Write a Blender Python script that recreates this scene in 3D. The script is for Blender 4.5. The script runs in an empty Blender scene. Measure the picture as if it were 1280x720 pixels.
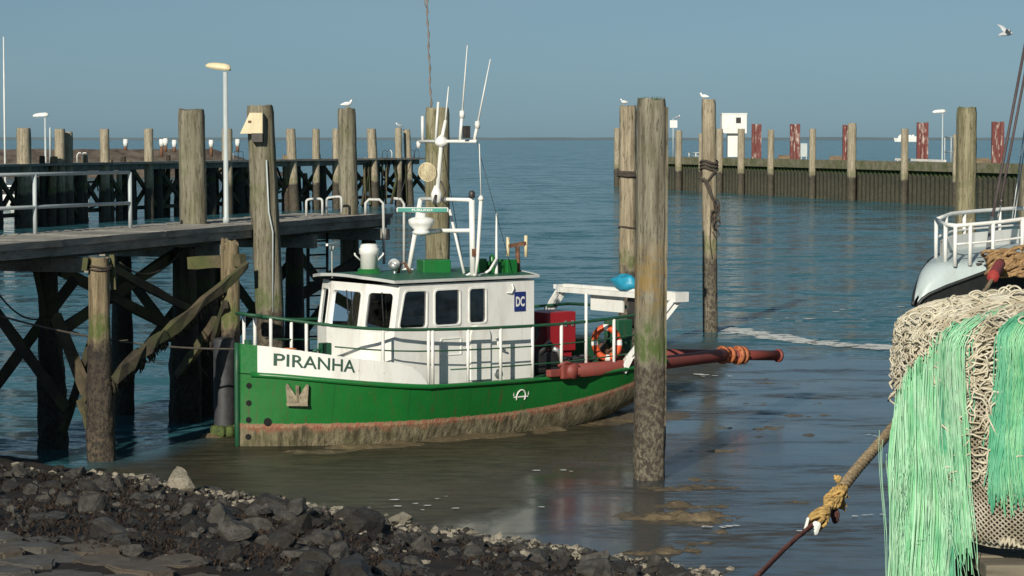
import bpy, bmesh, math, random
from mathutils import Vector, Matrix, noise
from mathutils.geometry import tessellate_polygon
random.seed(7)
R = math.radians
SC = bpy.context.scene
COL = SC.collection

# ------------------------------------------------------------------ camera, sky, sun, exposure
H = 6.3                      # eye height above the mud
F = 3000.0                   # focal length in pixels of a 1280 wide picture
cam = bpy.data.cameras.new('camera'); camo = bpy.data.objects.new('camera', cam); COL.objects.link(camo)
cam.sensor_width = 36.0; cam.lens = F / 1280 * 36.0
cam.clip_start = 0.1; cam.clip_end = 90000
PITCH = math.atan(185 / F)
camo.location = (0, 0, H); camo.rotation_euler = (R(90) - PITCH, 0, 0)
SC.camera = camo

SUN_EL = 24.0
SUN_TRAVEL = Vector((0.30, 0.954, 0)).normalized()      # horizontal direction the light travels
w = bpy.data.worlds.new('World'); SC.world = w; w.use_nodes = True
nt = w.node_tree; bg = nt.nodes['Background']
sky = nt.nodes.new('ShaderNodeTexSky'); sky.sky_type = 'NISHITA'; sky.sun_disc = False
sky.sun_elevation = R(SUN_EL)
sky.sun_rotation = math.atan2(-SUN_TRAVEL.x, -SUN_TRAVEL.y)
sky.altitude = 0; sky.air_density = 1.0; sky.dust_density = 0.35; sky.ozone_density = 2.5
hs = nt.nodes.new('ShaderNodeHueSaturation'); hs.inputs['Saturation'].default_value = 0.30
tn = nt.nodes.new('ShaderNodeMix'); tn.data_type = 'RGBA'; tn.blend_type = 'MULTIPLY'; tn.inputs[0].default_value = 1.0
tn.inputs[7].default_value = (0.48, 0.76, 0.97, 1)          # a cool, dusty maritime sky
nt.links.new(sky.outputs[0], hs.inputs['Color']); nt.links.new(hs.outputs[0], tn.inputs[6]); nt.links.new(tn.outputs[2], bg.inputs[0])
tc_ = nt.nodes.new('ShaderNodeTexCoord'); mp_ = nt.nodes.new('ShaderNodeMapping'); mp_.inputs['Scale'].default_value = (1, 1, 5); nt.links.new(tc_.outputs['Generated'], mp_.inputs[0])
nz_ = nt.nodes.new('ShaderNodeTexNoise'); nz_.inputs['Scale'].default_value = 3.5; nz_.inputs['Detail'].default_value = 5; nt.links.new(mp_.outputs[0], nz_.inputs['Vector'])
mr_ = nt.nodes.new('ShaderNodeMapRange'); mr_.inputs[1].default_value = .4; mr_.inputs[2].default_value = .75; mr_.inputs[4].default_value = .10; nt.links.new(nz_.outputs['Fac'], mr_.inputs[0])
cl_ = nt.nodes.new('ShaderNodeMix'); cl_.data_type = 'RGBA'; cl_.inputs[7].default_value = (7.6, 7.9, 8.4, 1); nt.links.new(mr_.outputs[0], cl_.inputs[0]); nt.links.new(tn.outputs[2], cl_.inputs[6]); nt.links.new(cl_.outputs[2], bg.inputs[0])
bg.inputs[1].default_value = 0.055
sl = bpy.data.lights.new('sun', 'SUN'); sl.energy = 4.6; sl.angle = R(0.5); sl.color = (1.0, 0.93, 0.80)
so = bpy.data.objects.new('sun', sl); COL.objects.link(so)
ld = Vector((SUN_TRAVEL.x * math.cos(R(SUN_EL)), SUN_TRAVEL.y * math.cos(R(SUN_EL)), -math.sin(R(SUN_EL))))
so.rotation_euler = ld.to_track_quat('-Z', 'Y').to_euler()
so.location = (-20, -40, 40)
SC.view_settings.view_transform = 'Standard'; SC.view_settings.look = 'None'
SC.view_settings.exposure = 0.0; SC.view_settings.gamma = 1.0
SC.render.engine = 'CYCLES'

# ------------------------------------------------------------------ helpers
def ray(u, v):
    x = (u - 640) / F; y = -(v - 360) / F
    return Vector((x, math.cos(PITCH) + y * math.sin(PITCH), -math.sin(PITCH) + y * math.cos(PITCH)))
def at(u, v, Y):
    d = ray(u, v); return Vector((0, 0, H)) + d * (Y / d.y)
def ground(u, v, z=0.0):
    d = ray(u, v); return Vector((0, 0, H)) + d * ((z - H) / d.z)

def tag(o, label=None, cat=None, group=None, kind=None):
    if label: o['label'] = label
    if cat: o['category'] = cat
    if group: o['group'] = group
    if kind: o['kind'] = kind
    return o
def empty(name, loc=(0, 0, 0), rz=0.0, label=None, cat=None, group=None):
    o = bpy.data.objects.new(name, None); COL.objects.link(o)
    o.location = loc; o.rotation_euler = (0, 0, rz); o.empty_display_size = .2
    return tag(o, label, cat, group)
def inv_of(o):
    m = Matrix.Identity(4)
    while o is not None:
        m = (Matrix.Translation(o.location) @ o.rotation_euler.to_matrix().to_4x4()) @ m
        o = o.parent
    return m.inverted()

class MB:
    """Collects shapes and links them as one mesh object."""
    def __init__(s): s.v = []; s.f = []; s.m = []; s.sm = []
    def add(s, vs, fs, mi=0, smooth=False):
        b = len(s.v); s.v += [Vector(p) for p in vs]
        for f in fs: s.f.append([b + i for i in f]); s.m.append(mi); s.sm.append(smooth)
        return s
    def box(s, c, d, rot=None, mi=0, bev=0.0):
        c = Vector(c); x, y, z = d[0] / 2, d[1] / 2, d[2] / 2
        if bev > 0:
            bm = bmesh.new(); bmesh.ops.create_cube(bm, size=1)
            bmesh.ops.scale(bm, vec=d, verts=bm.verts)
            bmesh.ops.bevel(bm, geom=list(bm.edges), offset=bev, segments=2, affect='EDGES', profile=.5)
            vs = [v.co.copy() for v in bm.verts]; bm.verts.index_update()
            fs = [[v.index for v in f.verts] for f in bm.faces]; bm.free()
        else:
            vs = [Vector(p) for p in ((-x,-y,-z),(x,-y,-z),(x,y,-z),(-x,y,-z),(-x,-y,z),(x,-y,z),(x,y,z),(-x,y,z))]
            fs = [(0,3,2,1),(4,5,6,7),(0,1,5,4),(1,2,6,5),(2,3,7,6),(3,0,4,7)]
        if rot is not None: vs = [rot @ v for v in vs]
        return s.add([c + v for v in vs], fs, mi)
    def bar(s, a, b, w, h, mi=0, up=(0, 0, 1), jit=0.0):
        a, b = Vector(a), Vector(b); d = (b - a).normalized(); up = Vector(up)
        if abs(d.dot(up)) > .97: up = Vector((0, 1, 0))
        sx = d.cross(up).normalized(); sz = sx.cross(d).normalized()
        n = 6 if jit else 1; vs = []; fs = []
        for i in range(n + 1):
            p = a.lerp(b, i / n)
            for (p1, p2) in ((-1,-1),(1,-1),(1,1),(-1,1)):
                q = p + sx * p1 * w / 2 + sz * p2 * h / 2
                if jit: q += Vector((random.uniform(-jit, jit), random.uniform(-jit, jit), random.uniform(-jit, jit)))
                vs.append(q)
        for i in range(n):
            for k in range(4): fs.append((i*4+k, i*4+(k+1)%4, i*4+4+(k+1)%4, i*4+4+k))
        fs += [(3,2,1,0), (n*4, n*4+1, n*4+2, n*4+3)]
        return s.add(vs, fs, mi)
    def tube(s, pts, r, n=8, mi=0, caps=True, closed=False, smooth=True):
        pts = [Vector(p) for p in pts]; k = len(pts); vs = []; fs = []
        rs = r if isinstance(r, (list, tuple)) else [r] * k
        nx = None
        for i, p in enumerate(pts):
            if closed: d = (pts[(i+1) % k] - pts[i-1])
            else: d = pts[min(i+1, k-1)] - pts[max(i-1, 0)]
            if d.length < 1e-9: d = Vector((0, 0, 1))
            d.normalize()
            if nx is None:
                a = Vector((0, 0, 1)) if abs(d.z) < .9 else Vector((1, 0, 0))
                nx = a.cross(d).normalized()
            else:
                nx = (nx - d * nx.dot(d))
                nx = nx.normalized() if nx.length > 1e-6 else d.orthogonal().normalized()
            ny = d.cross(nx)
            for j in range(n):
                t = 2 * math.pi * j / n
                vs.append(p + (nx * math.cos(t) + ny * math.sin(t)) * rs[i])
        for i in range(k if closed else k - 1):
            i2 = (i + 1) % k
            for j in range(n):
                fs.append((i*n+j, i*n+(j+1)%n, i2*n+(j+1)%n, i2*n+j))
        if caps and not closed:
            fs.append(tuple(reversed(range(n)))); fs.append(tuple(range((k-1)*n, k*n)))
        return s.add(vs, fs, mi, smooth)
    def lathe(s, prof, o=(0,0,0), axis=(0,0,1), n=16, mi=0, smooth=True):
        o = Vector(o); ax = Vector(axis).normalized()
        return s.tube([o + ax * h for r, h in prof], [max(r, 1e-4) for r, h in prof], n=n, mi=mi, smooth=smooth)
    def prism(s, poly, z0, z1, mi=0, mp=None):
        n = len(poly); vs = [(p[0], p[1], z0) for p in poly] + [(p[0], p[1], z1) for p in poly]
        if mp: vs = [mp(*p) for p in vs]
        fs = [tuple(reversed(range(n))), tuple(range(n, 2*n))] + [(i, (i+1)%n, n+(i+1)%n, n+i) for i in range(n)]
        return s.add(vs, fs, mi)
    def grid(s, pts, mi=0, smooth=True, closed_u=False):
        nu = len(pts); nv = len(pts[0]); vs = [p for row in pts for p in row]; fs = []
        for i in range(nu if closed_u else nu - 1):
            for j in range(nv - 1):
                a = i * nv + j; b = ((i + 1) % nu) * nv + j
                fs.append((a, b, b + 1, a + 1))
        return s.add(vs, fs, mi, smooth)
    def panel(s, outer, holes, mp, thick, mi=0, mi_in=None):
        """flat sheet in 2-D (outer minus holes) mapped by mp(a, b, depth) and given a thickness"""
        mi_in = mi if mi_in is None else mi_in
        loops = [outer] + holes
        tri = tessellate_polygon([[Vector((p[0], p[1], 0)) for p in l] for l in loops])
        flat = [p for l in loops for p in l]
        s.add([mp(p[0], p[1], 0) for p in flat], [tuple(t) for t in tri], mi)
        s.add([mp(p[0], p[1], thick) for p in flat], [tuple(reversed(t)) for t in tri], mi_in)
        for l in loops:
            n = len(l)
            s.add([mp(p[0], p[1], 0) for p in l] + [mp(p[0], p[1], thick) for p in l],
                  [(i, (i+1) % n, n + (i+1) % n, n + i) for i in range(n)], mi)
        return s
    def build(s, name, mat, parent=None, local=False, weld=False):
        me = bpy.data.meshes.new(name)
        vs = s.v
        if parent is not None and not local:
            iv = inv_of(parent); vs = [iv @ v for v in vs]
        me.from_pydata([tuple(v) for v in vs], [], s.f)
        for mt in (mat if isinstance(mat, (list, tuple)) else [mat]): me.materials.append(mt)
        me.polygons.foreach_set('material_index', s.m); me.polygons.foreach_set('use_smooth', s.sm)
        bm = bmesh.new(); bm.from_mesh(me)
        bmesh.ops.recalc_face_normals(bm, faces=bm.faces); bm.to_mesh(me); bm.free()
        me.update()
        o = bpy.data.objects.new(name, me); COL.objects.link(o)
        if parent is not None: o.parent = parent
        return o
def MBc(fn):
    m = MB(); fn(m); return m

def catmull(P, n=10):
    P = [Vector(p) for p in P]; out = []
    for i in range(len(P) - 1):
        p0, p1, p2, p3 = P[max(i-1, 0)], P[i], P[i+1], P[min(i+2, len(P)-1)]
        for k in range(n):
            t = k / n; out.append(.5 * ((2*p1) + (p2-p0)*t + (2*p0-5*p1+4*p2-p3)*t*t + (3*p1-p0-3*p2+p3)*t**3))
    return out + [P[-1]]
def rrect(x0, x1, z0, z1, r=.07, n=4, sk=0.0):
    """rounded rectangle outline; sk leans its top"""
    out = []
    for cx, cz, a0 in ((x1-r, z1-r, 0), (x0+r, z1-r, 90), (x0+r, z0+r, 180), (x1-r, z0+r, 270)):
        for i in range(n + 1):
            a = R(a0 + 90 * i / n); z = cz + r * math.sin(a)
            out.append((cx + r * math.cos(a) + sk * (z - z0) / (z1 - z0), z))
    return out
def quadround(bl, br, tr, tl, r=.08, n=4):
    P = [Vector(p) for p in (bl, br, tr, tl)]; out = []
    for i in range(4):
        p = P[i]; a = (P[i-1] - p).normalized() * r; b = (P[(i+1) % 4] - p).normalized() * r
        for k in range(n + 1):
            t = k / n; out.append(tuple(p + a * (1-t)**2 + b * t**2))
    return out

# ------------------------------------------------------------------ materials
def new_mat(name):
    m = bpy.data.materials.new(name); m.use_nodes = True
    return m, m.node_tree, m.node_tree.nodes['Principled BSDF']
def N(t, kind, **kw):
    n = t.nodes.new(kind)
    for k, v in kw.items():
        if k in n.inputs: n.inputs[k].default_value = v
        else: setattr(n, k, v)
    return n
def mixc(t, fac, a, b):
    n = t.nodes.new('ShaderNodeMix'); n.data_type = 'RGBA'
    for sock, val in ((n.inputs[0], fac), (n.inputs[6], a), (n.inputs[7], b)):
        if isinstance(val, bpy.types.NodeSocket): t.links.new(val, sock)
        elif isinstance(val, (tuple, list)): sock.default_value = (*val[:3], 1)
        else: sock.default_value = val
    return n.outputs[2]
def mth(t, op, a, b=None, clamp=False):
    n = t.nodes.new('ShaderNodeMath'); n.operation = op; n.use_clamp = clamp
    for i, val in enumerate((a, b)):
        if val is None: continue
        if isinstance(val, bpy.types.NodeSocket): t.links.new(val, n.inputs[i])
        else: n.inputs[i].default_value = val
    return n.outputs[0]
def ramp(t, x, lo, hi, a=0.0, b=1.0):
    n = t.nodes.new('ShaderNodeMapRange'); n.clamp = True
    t.links.new(x, n.inputs[0])
    for i, v in enumerate((lo, hi, a, b)): n.inputs[i + 1].default_value = v
    return n.outputs[0]
def noise_at(t, vec, scale, detail=4, rough=.55, sc=(1, 1, 1)):
    mp = N(t, 'ShaderNodeMapping'); mp.inputs['Scale'].default_value = sc
    t.links.new(vec, mp.inputs[0])
    n = N(t, 'ShaderNodeTexNoise'); n.inputs['Scale'].default_value = scale
    n.inputs['Detail'].default_value = detail; n.inputs['Roughness'].default_value = rough
    t.links.new(mp.outputs[0], n.inputs['Vector'])
    return n.outputs['Fac']
def objco(t): return N(t, 'ShaderNodeTexCoord').outputs['Object']
def geopos(t): return N(t, 'ShaderNodeNewGeometry').outputs['Position']
def bump(t, h, b, strength=.4, dist=.02, prev=None):
    n = N(t, 'ShaderNodeBump'); n.inputs['Strength'].default_value = strength; n.inputs['Distance'].default_value = dist
    t.links.new(h, n.inputs['Height'])
    if prev is not None: t.links.new(prev, n.inputs['Normal'])
    if b is not None: t.links.new(n.outputs[0], b.inputs['Normal'])
    return n.outputs[0]

def paint(name, col, rough=.4, dirt=(.10, .07, .045), amt=.25, scale=3.0, rust=None, metal=0.0, streak=True):
    m, t, b = new_mat(name); v = objco(t)
    n1 = noise_at(t, v, scale, 5, .6, (1, 1, .35 if streak else 1)); f1 = ramp(t, n1, .48, .78, 0, amt)
    c = mixc(t, f1, col, dirt)
    n3 = noise_at(t, v, 1.1, 3); c = mixc(t, ramp(t, n3, .35, .7, 0, .16), c, tuple(x * .72 for x in col))
    if streak:
        ru = noise_at(t, v, 7, 5, .7, (1, 1, .09)); c = mixc(t, ramp(t, ru, .60, .72, 0, amt * 1.1), c, dirt)
    if rust:
        n2 = noise_at(t, v, 9, 6, .7); c = mixc(t, ramp(t, n2, .66, .70, 0, .85), c, rust)
    t.links.new(c, b.inputs['Base Color'])
    n4 = noise_at(t, v, 14, 4)
    t.links.new(ramp(t, n4, .2, .8, rough - .1, rough + .15), b.inputs['Roughness'])
    b.inputs['Metallic'].default_value = metal
    bump(t, n4, b, .12, .01)
    return m
def plain(name, col, rough=.5, metal=0.0, var=.25, scale=6, bs=.15):
    m, t, b = new_mat(name); v = objco(t)
    n1 = noise_at(t, v, scale, 4)
    t.links.new(mixc(t, ramp(t, n1, .3, .7), tuple(c * (1 - var) for c in col), tuple(min(1, c * (1 + var)) for c in col)), b.inputs['Base Color'])
    b.inputs['Roughness'].default_value = rough; b.inputs['Metallic'].default_value = metal
    bump(t, n1, b, bs, .01)
    return m
def pile_wood(name, light=(.30, .265, .195), dark=(.115, .095, .065), tide=2.95, green=.55, moss=0.3, lichen=.0, low=(.050, .038, .027), barn=(.21, .185, .13), grey=0.0):
    """weathered timber with an algae band at the high tide line, dark weed and barnacles below it (all by height)"""
    m, t, b = new_mat(name); v = geopos(t)
    sep = N(t, 'ShaderNodeSeparateXYZ'); t.links.new(v, sep.inputs[0]); z = sep.outputs['Z']
    g1 = noise_at(t, v, 9, 6, .65, (1, 1, .07)); g2 = noise_at(t, v, 1.6, 4); g3 = noise_at(t, v, 26, 5, .7, (1, 1, .12))
    c = mixc(t, ramp(t, g1, .36, .64), dark, light)
    c = mixc(t, ramp(t, g3, .55, .62, 0, .75), c, tuple(x * .30 for x in dark)); kn = noise_at(t, v, 5.5, 3, .5, (1, 1, .6)); c = mixc(t, ramp(t, kn, .70, .76, 0, .7), c, tuple(x * .3 for x in dark))
    c = mixc(t, ramp(t, g2, .52, .72, 0, moss), c, (.085, .10, .03))
    if lichen:
        l = noise_at(t, v, 3.2, 5, .6)
        zz = mth(t, 'MULTIPLY', ramp(t, z, tide + .25, tide + .7), ramp(t, z, tide + 1.9, tide + 1.1))
        c = mixc(t, mth(t, 'MULTIPLY', ramp(t, l, .42, .6, 0, lichen), zz), c, (.30, .17, .03))
    g4 = noise_at(t, v, 6, 5, .7, (1, 1, .5)); wob = mth(t, 'ADD', z, mth(t, 'MULTIPLY', g2, -.7)); wob = mth(t, 'ADD', mth(t, 'ADD', wob, mth(t, 'MULTIPLY', g4, -.9)), .80)
    blw = ramp(t, wob, tide + .10, tide - .12)           # below the top of the algae
    band = mth(t, 'MULTIPLY', blw, ramp(t, wob, tide - .50, tide - .34))
    gm = noise_at(t, v, 7, 6, .7, (1, 1, .5)); c = mixc(t, mth(t, 'MULTIPLY', band, ramp(t, gm, .36, .56, green * .25, green)), c, (.055, .095, .014))
    lowm = ramp(t, wob, tide - .38, tide - .66)
    bz = ramp(t, z, tide - .4, tide - 2.3)
    k = noise_at(t, v, 15, 6, .7, (1, 1, .7)); k2 = noise_at(t, v, 2.4, 3)
    bar_m = mth(t, 'MULTIPLY', ramp(t, k, .44, .56), mth(t, 'ADD', mth(t, 'MULTIPLY', bz, .45), ramp(t, k2, .3, .7, 0, .55)))
    lowc = mixc(t, bar_m, low, barn)
    c = mixc(t, lowm, c, lowc)
    t.links.new(c, b.inputs['Base Color'])
    t.links.new(mth(t, 'SUBTRACT', .88, mth(t, 'MULTIPLY', lowm, .18)), b.inputs['Roughness'])
    hgt = mth(t, 'ADD', g1, mth(t, 'MULTIPLY', mth(t, 'MULTIPLY', k, lowm), 1.6))
    n = bump(t, hgt, None, .8, .035); bump(t, g3, b, .5, .012, prev=n)
    return m
def plank_wood(name, light, dark, green=0.0, rough=.85):
    m, t, b = new_mat(name); v = objco(t)
    g1 = noise_at(t, v, 2.2, 6, .65, (.4, 1, 1)); g2 = noise_at(t, v, 14, 5, .7, (.12, 1, 1)); g3 = noise_at(t, v, .9, 3)
    c = mixc(t, ramp(t, g1, .33, .66), dark, light); c = mixc(t, ramp(t, g2, .54, .66, 0, .55), c, tuple(x * .4 for x in dark))
    if green: c = mixc(t, ramp(t, g3, .42, .66, 0, green), c, (.07, .095, .02))
    t.links.new(c, b.inputs['Base Color']); b.inputs['Roughness'].default_value = rough
    n = bump(t, g1, None, .4, .03); bump(t, g2, b, .5, .012, prev=n)
    return m

WHITE = paint('white_paint', (.80, .80, .76), .38, (.32, .23, .13), .32, 3.2)
WHITE_R = paint('rusting_white_paint', (.80, .80, .76), .38, (.30, .20, .11), .30, 3.0, rust=(.25, .09, .03))
GREEN = paint('green_paint', (.010, .150, .030), .35, (.05, .07, .03), .5, 2.2, rust=(.12, .10, .05))
DKGREEN = paint('dark_green_paint', (.012, .085, .040), .5, (.10, .09, .06), .5, 4, rust=(.15, .09, .05))
REDLEAD = paint('red_lead_paint', (.23, .050, .038), .55, (.10, .05, .04), .6, 4.5, rust=(.10, .055, .04))
REDPAINT = paint('red_paint', (.32, .014, .022), .4, (.10, .02, .02), .35, 3)
BLACK = plain('black_rubber', (.018, .018, .020), .6)
STEEL = plain('galvanised_steel', (.38, .40, .40), .45, .6)
PALESTEEL = paint('pale_painted_steel', (.48, .53, .53), .45, (.25, .22, .18), .4, 5)
DARKSTEEL = plain('dark_steel', (.07, .065, .06), .55, .5)
RUST = plain('rust', (.16, .075, .04), .85, 0, .5, 8, .5)
BROWNINT = plain('brown_cabin_lining', (.075, .052, .036), .7)
CREAM = paint('cream_paint', (.72, .62, .40), .5, (.35, .25, .12), .35, 5)
ORANGE = plain('orange_foam', (.60, .085, .02), .6, 0, .25)
BLUEPL = plain('blue_plastic', (.02, .27, .42), .45, 0, .3, 5)
NAVY = plain('navy_paint', (.015, .03, .16), .4, 0, .15)
TEAL = plain('teal_plastic', (.04, .27, .21), .4, 0, .1)
LETTER = plain('dark_green_lettering', (.020, .070, .045), .5, 0, .15)
ROPE = plain('tan_rope', (.34, .25, .14), .9, 0, .45, 30, .6)
DKROPE = plain('dark_rope', (.060, .048, .038), .9, 0, .4, 20, .5)
YELLOW = plain('yellow_cloth', (.62, .38, .04), .8, 0, .25)

def glass_mat(name, tint=(.55, .62, .60), dirt=.10):
    m = bpy.data.materials.new(name); m.use_nodes = True; t = m.node_tree
    t.nodes.remove(t.nodes['Principled BSDF']); out = t.nodes['Material Output']
    tr = N(t, 'ShaderNodeBsdfTransparent'); tr.inputs[0].default_value = (*tint, 1)
    gl = N(t, 'ShaderNodeBsdfGlossy'); gl.inputs['Roughness'].default_value = .02; gl.inputs[0].default_value = (.9, .95, 1, 1)
    fr = N(t, 'ShaderNodeFresnel'); fr.inputs[0].default_value = 1.55
    v = objco(t); n = noise_at(t, v, 4, 4)
    df = N(t, 'ShaderNodeBsdfDiffuse'); df.inputs[0].default_value = (.5, .52, .5, 1)
    mx = N(t, 'ShaderNodeMixShader'); t.links.new(mth(t, 'ADD', fr.outputs[0], .12), mx.inputs[0])
    t.links.new(tr.outputs[0], mx.inputs[1]); t.links.new(gl.outputs[0], mx.inputs[2])
    m2 = N(t, 'ShaderNodeMixShader'); t.links.new(ramp(t, n, .4, .8, 0, dirt), m2.inputs[0])
    t.links.new(mx.outputs[0], m2.inputs[1]); t.links.new(df.outputs[0], m2.inputs[2])
    t.links.new(m2.outputs[0], out.inputs[0])
    return m
HOLE = plain('hole_shade', (.004, .004, .004), .9)  # near-black colour standing in for the shade inside the stem holes
GLASS = glass_mat('window_glass', (.36, .42, .41), .03)

# boat hull: green topsides, rusty boot stripe, fouled bottom, all following one boot-top line
def hull_mat():
    m, t, b = new_mat('hull_paint'); v = objco(t)
    sep = N(t, 'ShaderNodeSeparateXYZ'); t.links.new(v, sep.inputs[0]); x, z = sep.outputs['X'], sep.outputs['Z']
    aft = mth(t, 'MAXIMUM', mth(t, 'SUBTRACT', x, 4.8), 0.0)
    line = mth(t, 'ADD', .47, mth(t, 'MULTIPLY', mth(t, 'POWER', aft, 2.0), .022))
    nz = noise_at(t, v, 3.0, 5, .6); nf = noise_at(t, v, 14, 6, .7, (1, 1, .4)); ns = noise_at(t, v, 7, 6, .7, (1, 1, .16)); nb = noise_at(t, v, 1.3, 4)
    d = mth(t, 'SUBTRACT', z, line)
    dw = mth(t, 'ADD', d, mth(t, 'MULTIPLY', mth(t, 'SUBTRACT', nf, .5), .10))
    g = mixc(t, ramp(t, nb, .35, .7, 0, .5), (.010, .150, .026), (.008, .105, .020))
    g = mixc(t, ramp(t, ns, .54, .74, 0, .42), g, (.055, .085, .025))
    g = mixc(t, ramp(t, noise_at(t, v, 6, 6, .75, (.3, 1, 1)), .665, .70, 0, .6), g, (.16, .14, .09))
    r = mixc(t, ramp(t, nf, .42, .6), (.24, .085, .05), (.27, .18, .10))
    dwr = mth(t, 'ADD', d, mth(t, 'MULTIPLY', mth(t, 'SUBTRACT', nz, .5), .60))
    foul = mixc(t, ramp(t, ns, .38, .62), (.060, .050, .026), (.24, .205, .125))
    foul = mixc(t, ramp(t, nz, .5, .68, 0, .55), foul, (.075, .085, .025))
    foul = mixc(t, ramp(t, nf, .60, .68, 0, .6), foul, (.025, .02, .014))
    lower = mixc(t, ramp(t, dwr, -.18, -.08), foul, r)
    c = mixc(t, ramp(t, dw, -.008, .008), lower, g)
    t.links.new(c, b.inputs['Base Color'])
    t.links.new(ramp(t, dw, -.05, .02, .85, .36), b.inputs['Roughness'])
    seam = mth(t, 'PINGPONG', x, .75); sm_ = ramp(t, seam, .0, .03, 1, 0); c2_ = mixc(t, mth(t, 'MULTIPLY', mth(t, 'MULTIPLY', sm_, ramp(t, dw, 0, .05)), .35), c, (.012, .06, .02)); dr_ = noise_at(t, v, 5, 5, .7, (2.2, 1, .12)); c2_ = mixc(t, mth(t, 'MULTIPLY', ramp(t, dr_, .57, .68, 0, .8), ramp(t, dw, 0, .04)), c2_, (.075, .055, .028)); t.links.new(c2_, b.inputs['Base Color'])
    hh = mth(t, 'MULTIPLY', mth(t, 'ADD', ns, nf), ramp(t, dw, -.08, 0, 1, .03))
    n = bump(t, hh, None, 1.0, .05); bump(t, nb, b, .18, .12, prev=n)
    return m
HULL = hull_mat()

# ------------------------------------------------------------------ water, mud, shore, sky line
WL_N = Vector((.7071, .7071)); WL_C = 26.3            # foot of the shore slope: n.p = c
def shore_d(x, y): return WL_C - (WL_N.x * x + WL_N.y * y) + .5 * noise.noise(Vector((x*.35, y*.35, 4)))
def water_mat():
    m, t, b = new_mat('harbour_water'); v = geopos(t)
    sep = N(t, 'ShaderNodeSeparateXYZ'); t.links.new(v, sep.inputs[0]); X, Y = sep.outputs['X'], sep.outputs['Y']
    nbig = noise_at(t, v, .09, 4, .6); nmid = noise_at(t, v, .5, 5, .6, (1, .35, 1))
    # shallow = 1 over the mud bank (near, right of the boat), 0 in the dredged harbour
    edge = mth(t, 'ADD', mth(t, 'MULTIPLY', X, -.9), 81.0)                  # far edge of the bank
    edge = mth(t, 'ADD', edge, mth(t, 'MULTIPLY', mth(t, 'SUBTRACT', nbig, .5), 22))
    sh = ramp(t, mth(t, 'SUBTRACT', edge, Y), -2.0, 6.0)
    left = ramp(t, mth(t, 'SUBTRACT', mth(t, 'ADD', X, mth(t, 'MULTIPLY', mth(t, 'SUBTRACT', nbig, .5), 3.0)), mth(t, 'MULTIPLY', mth(t, 'SUBTRACT', Y, 47.0), .25)), -8.4, -6.9)
    sh = mth(t, 'MULTIPLY', sh, left)
    # greenish brown, turbid puddle in front of the bow
    bd = mth(t, 'ADD', mth(t, 'SUBTRACT', mth(t, 'SUBTRACT', X, 1.4), mth(t, 'MULTIPLY', mth(t, 'SUBTRACT', Y, 46.9), .23)), mth(t, 'MULTIPLY', mth(t, 'SUBTRACT', nmid, .5), 4.0))
    brown = mth(t, 'MULTIPLY', ramp(t, bd, .35, -.35), sh)
    strk = noise_at(t, v, 2.2, 7, .72, (.45, 1.7, 1)); spk = noise_at(t, v, 7, 5, .75, (.6, 1.4, 1))
    deep = mixc(t, ramp(t, nbig, .35, .65), (.028, .104, .130), (.042, .134, .160))
    mudc = mixc(t, ramp(t, nmid, .40, .62), (.036, .046, .054), (.062, .058, .048))
    brc = mixc(t, ramp(t, nmid, .35, .65), (.076, .072, .044), (.056, .050, .034))
    mudc = mixc(t, ramp(t, strk, .54, .66, 0, .75), mudc, (.105, .080, .050)); mudc = mixc(t, ramp(t, spk, .64, .68, 0, .6), mudc, (.02, .018, .015))
    brc = mixc(t, ramp(t, strk, .44, .58), brc, (.028, .028, .017)); brc = mixc(t, ramp(t, spk, .56, .66, 0, .8), brc, (.125, .112, .075))
    c = mixc(t, sh, deep, mixc(t, brown, mudc, brc))
    big = noise_at(t, v, .28, 5, .65, (.5, 1.3, 1)); dry = mth(t, 'MULTIPLY', mth(t, 'MULTIPLY', ramp(t, big, .50, .62), ramp(t, strk, .42, .60)), sh)
    c = mixc(t, mth(t, 'MULTIPLY', dry, .62), c, (.080, .064, .043))
    t.links.new(c, b.inputs['Base Color'])
    b.inputs['IOR'].default_value = 1.33
    t.links.new(mth(t, 'SUBTRACT', ramp(t, sh, 0, 1, .07, .36), mth(t, 'MAXIMUM', mth(t, 'MULTIPLY', brown, .22), mth(t, 'MULTIPLY', dry, .29))), b.inputs['Specular IOR Level'])
    t.links.new(mth(t, 'ADD', ramp(t, sh, 0, 1, .12, .17), mth(t, 'MAXIMUM', mth(t, 'MULTIPLY', brown, .26), mth(t, 'MULTIPLY', dry, .35))), b.inputs['Roughness'])
    # ripples as slopes of the surface, the same at every distance
    def slope(scale, sc, det):
        mp = N(t, 'ShaderNodeMapping'); mp.inputs['Scale'].default_value = sc; t.links.new(v, mp.inputs[0])
        n = N(t, 'ShaderNodeTexNoise'); n.inputs['Scale'].default_value = scale; n.inputs['Detail'].default_value = det; n.inputs['Roughness'].default_value = .6
        t.links.new(mp.outputs[0], n.inputs['Vector']); return n.outputs['Color']
    def vm(op, a, b_):
        n = N(t, 'ShaderNodeVectorMath'); n.operation = op
        for i_, val in enumerate((a, b_)):
            if isinstance(val, bpy.types.NodeSocket): t.links.new(val, n.inputs[i_])
            else: n.inputs[i_].default_value = val
        return n.outputs[0]
    s1 = vm('SUBTRACT', slope(.35, (.5, 1, 1), 3), (.5, .5, .5)); s2 = vm('SUBTRACT', slope(1.7, (.45, 1, 1), 4), (.5, .5, .5))
    s3 = vm('SUBTRACT', slope(6.0, (.5, 1, 1), 4), (.5, .5, .5))
    patches = ramp(t, noise_at(t, v, .03, 3, .5, (1, .3, 1)), .35, .65, .65, 1.2)
    amp = mth(t, 'MULTIPLY', mth(t, 'ADD', mth(t, 'SUBTRACT', 1.0, mth(t, 'MULTIPLY', sh, .93)), mth(t, 'MAXIMUM', mth(t, 'MULTIPLY', brown, .42), mth(t, 'MULTIPLY', dry, .5))), patches)
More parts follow.
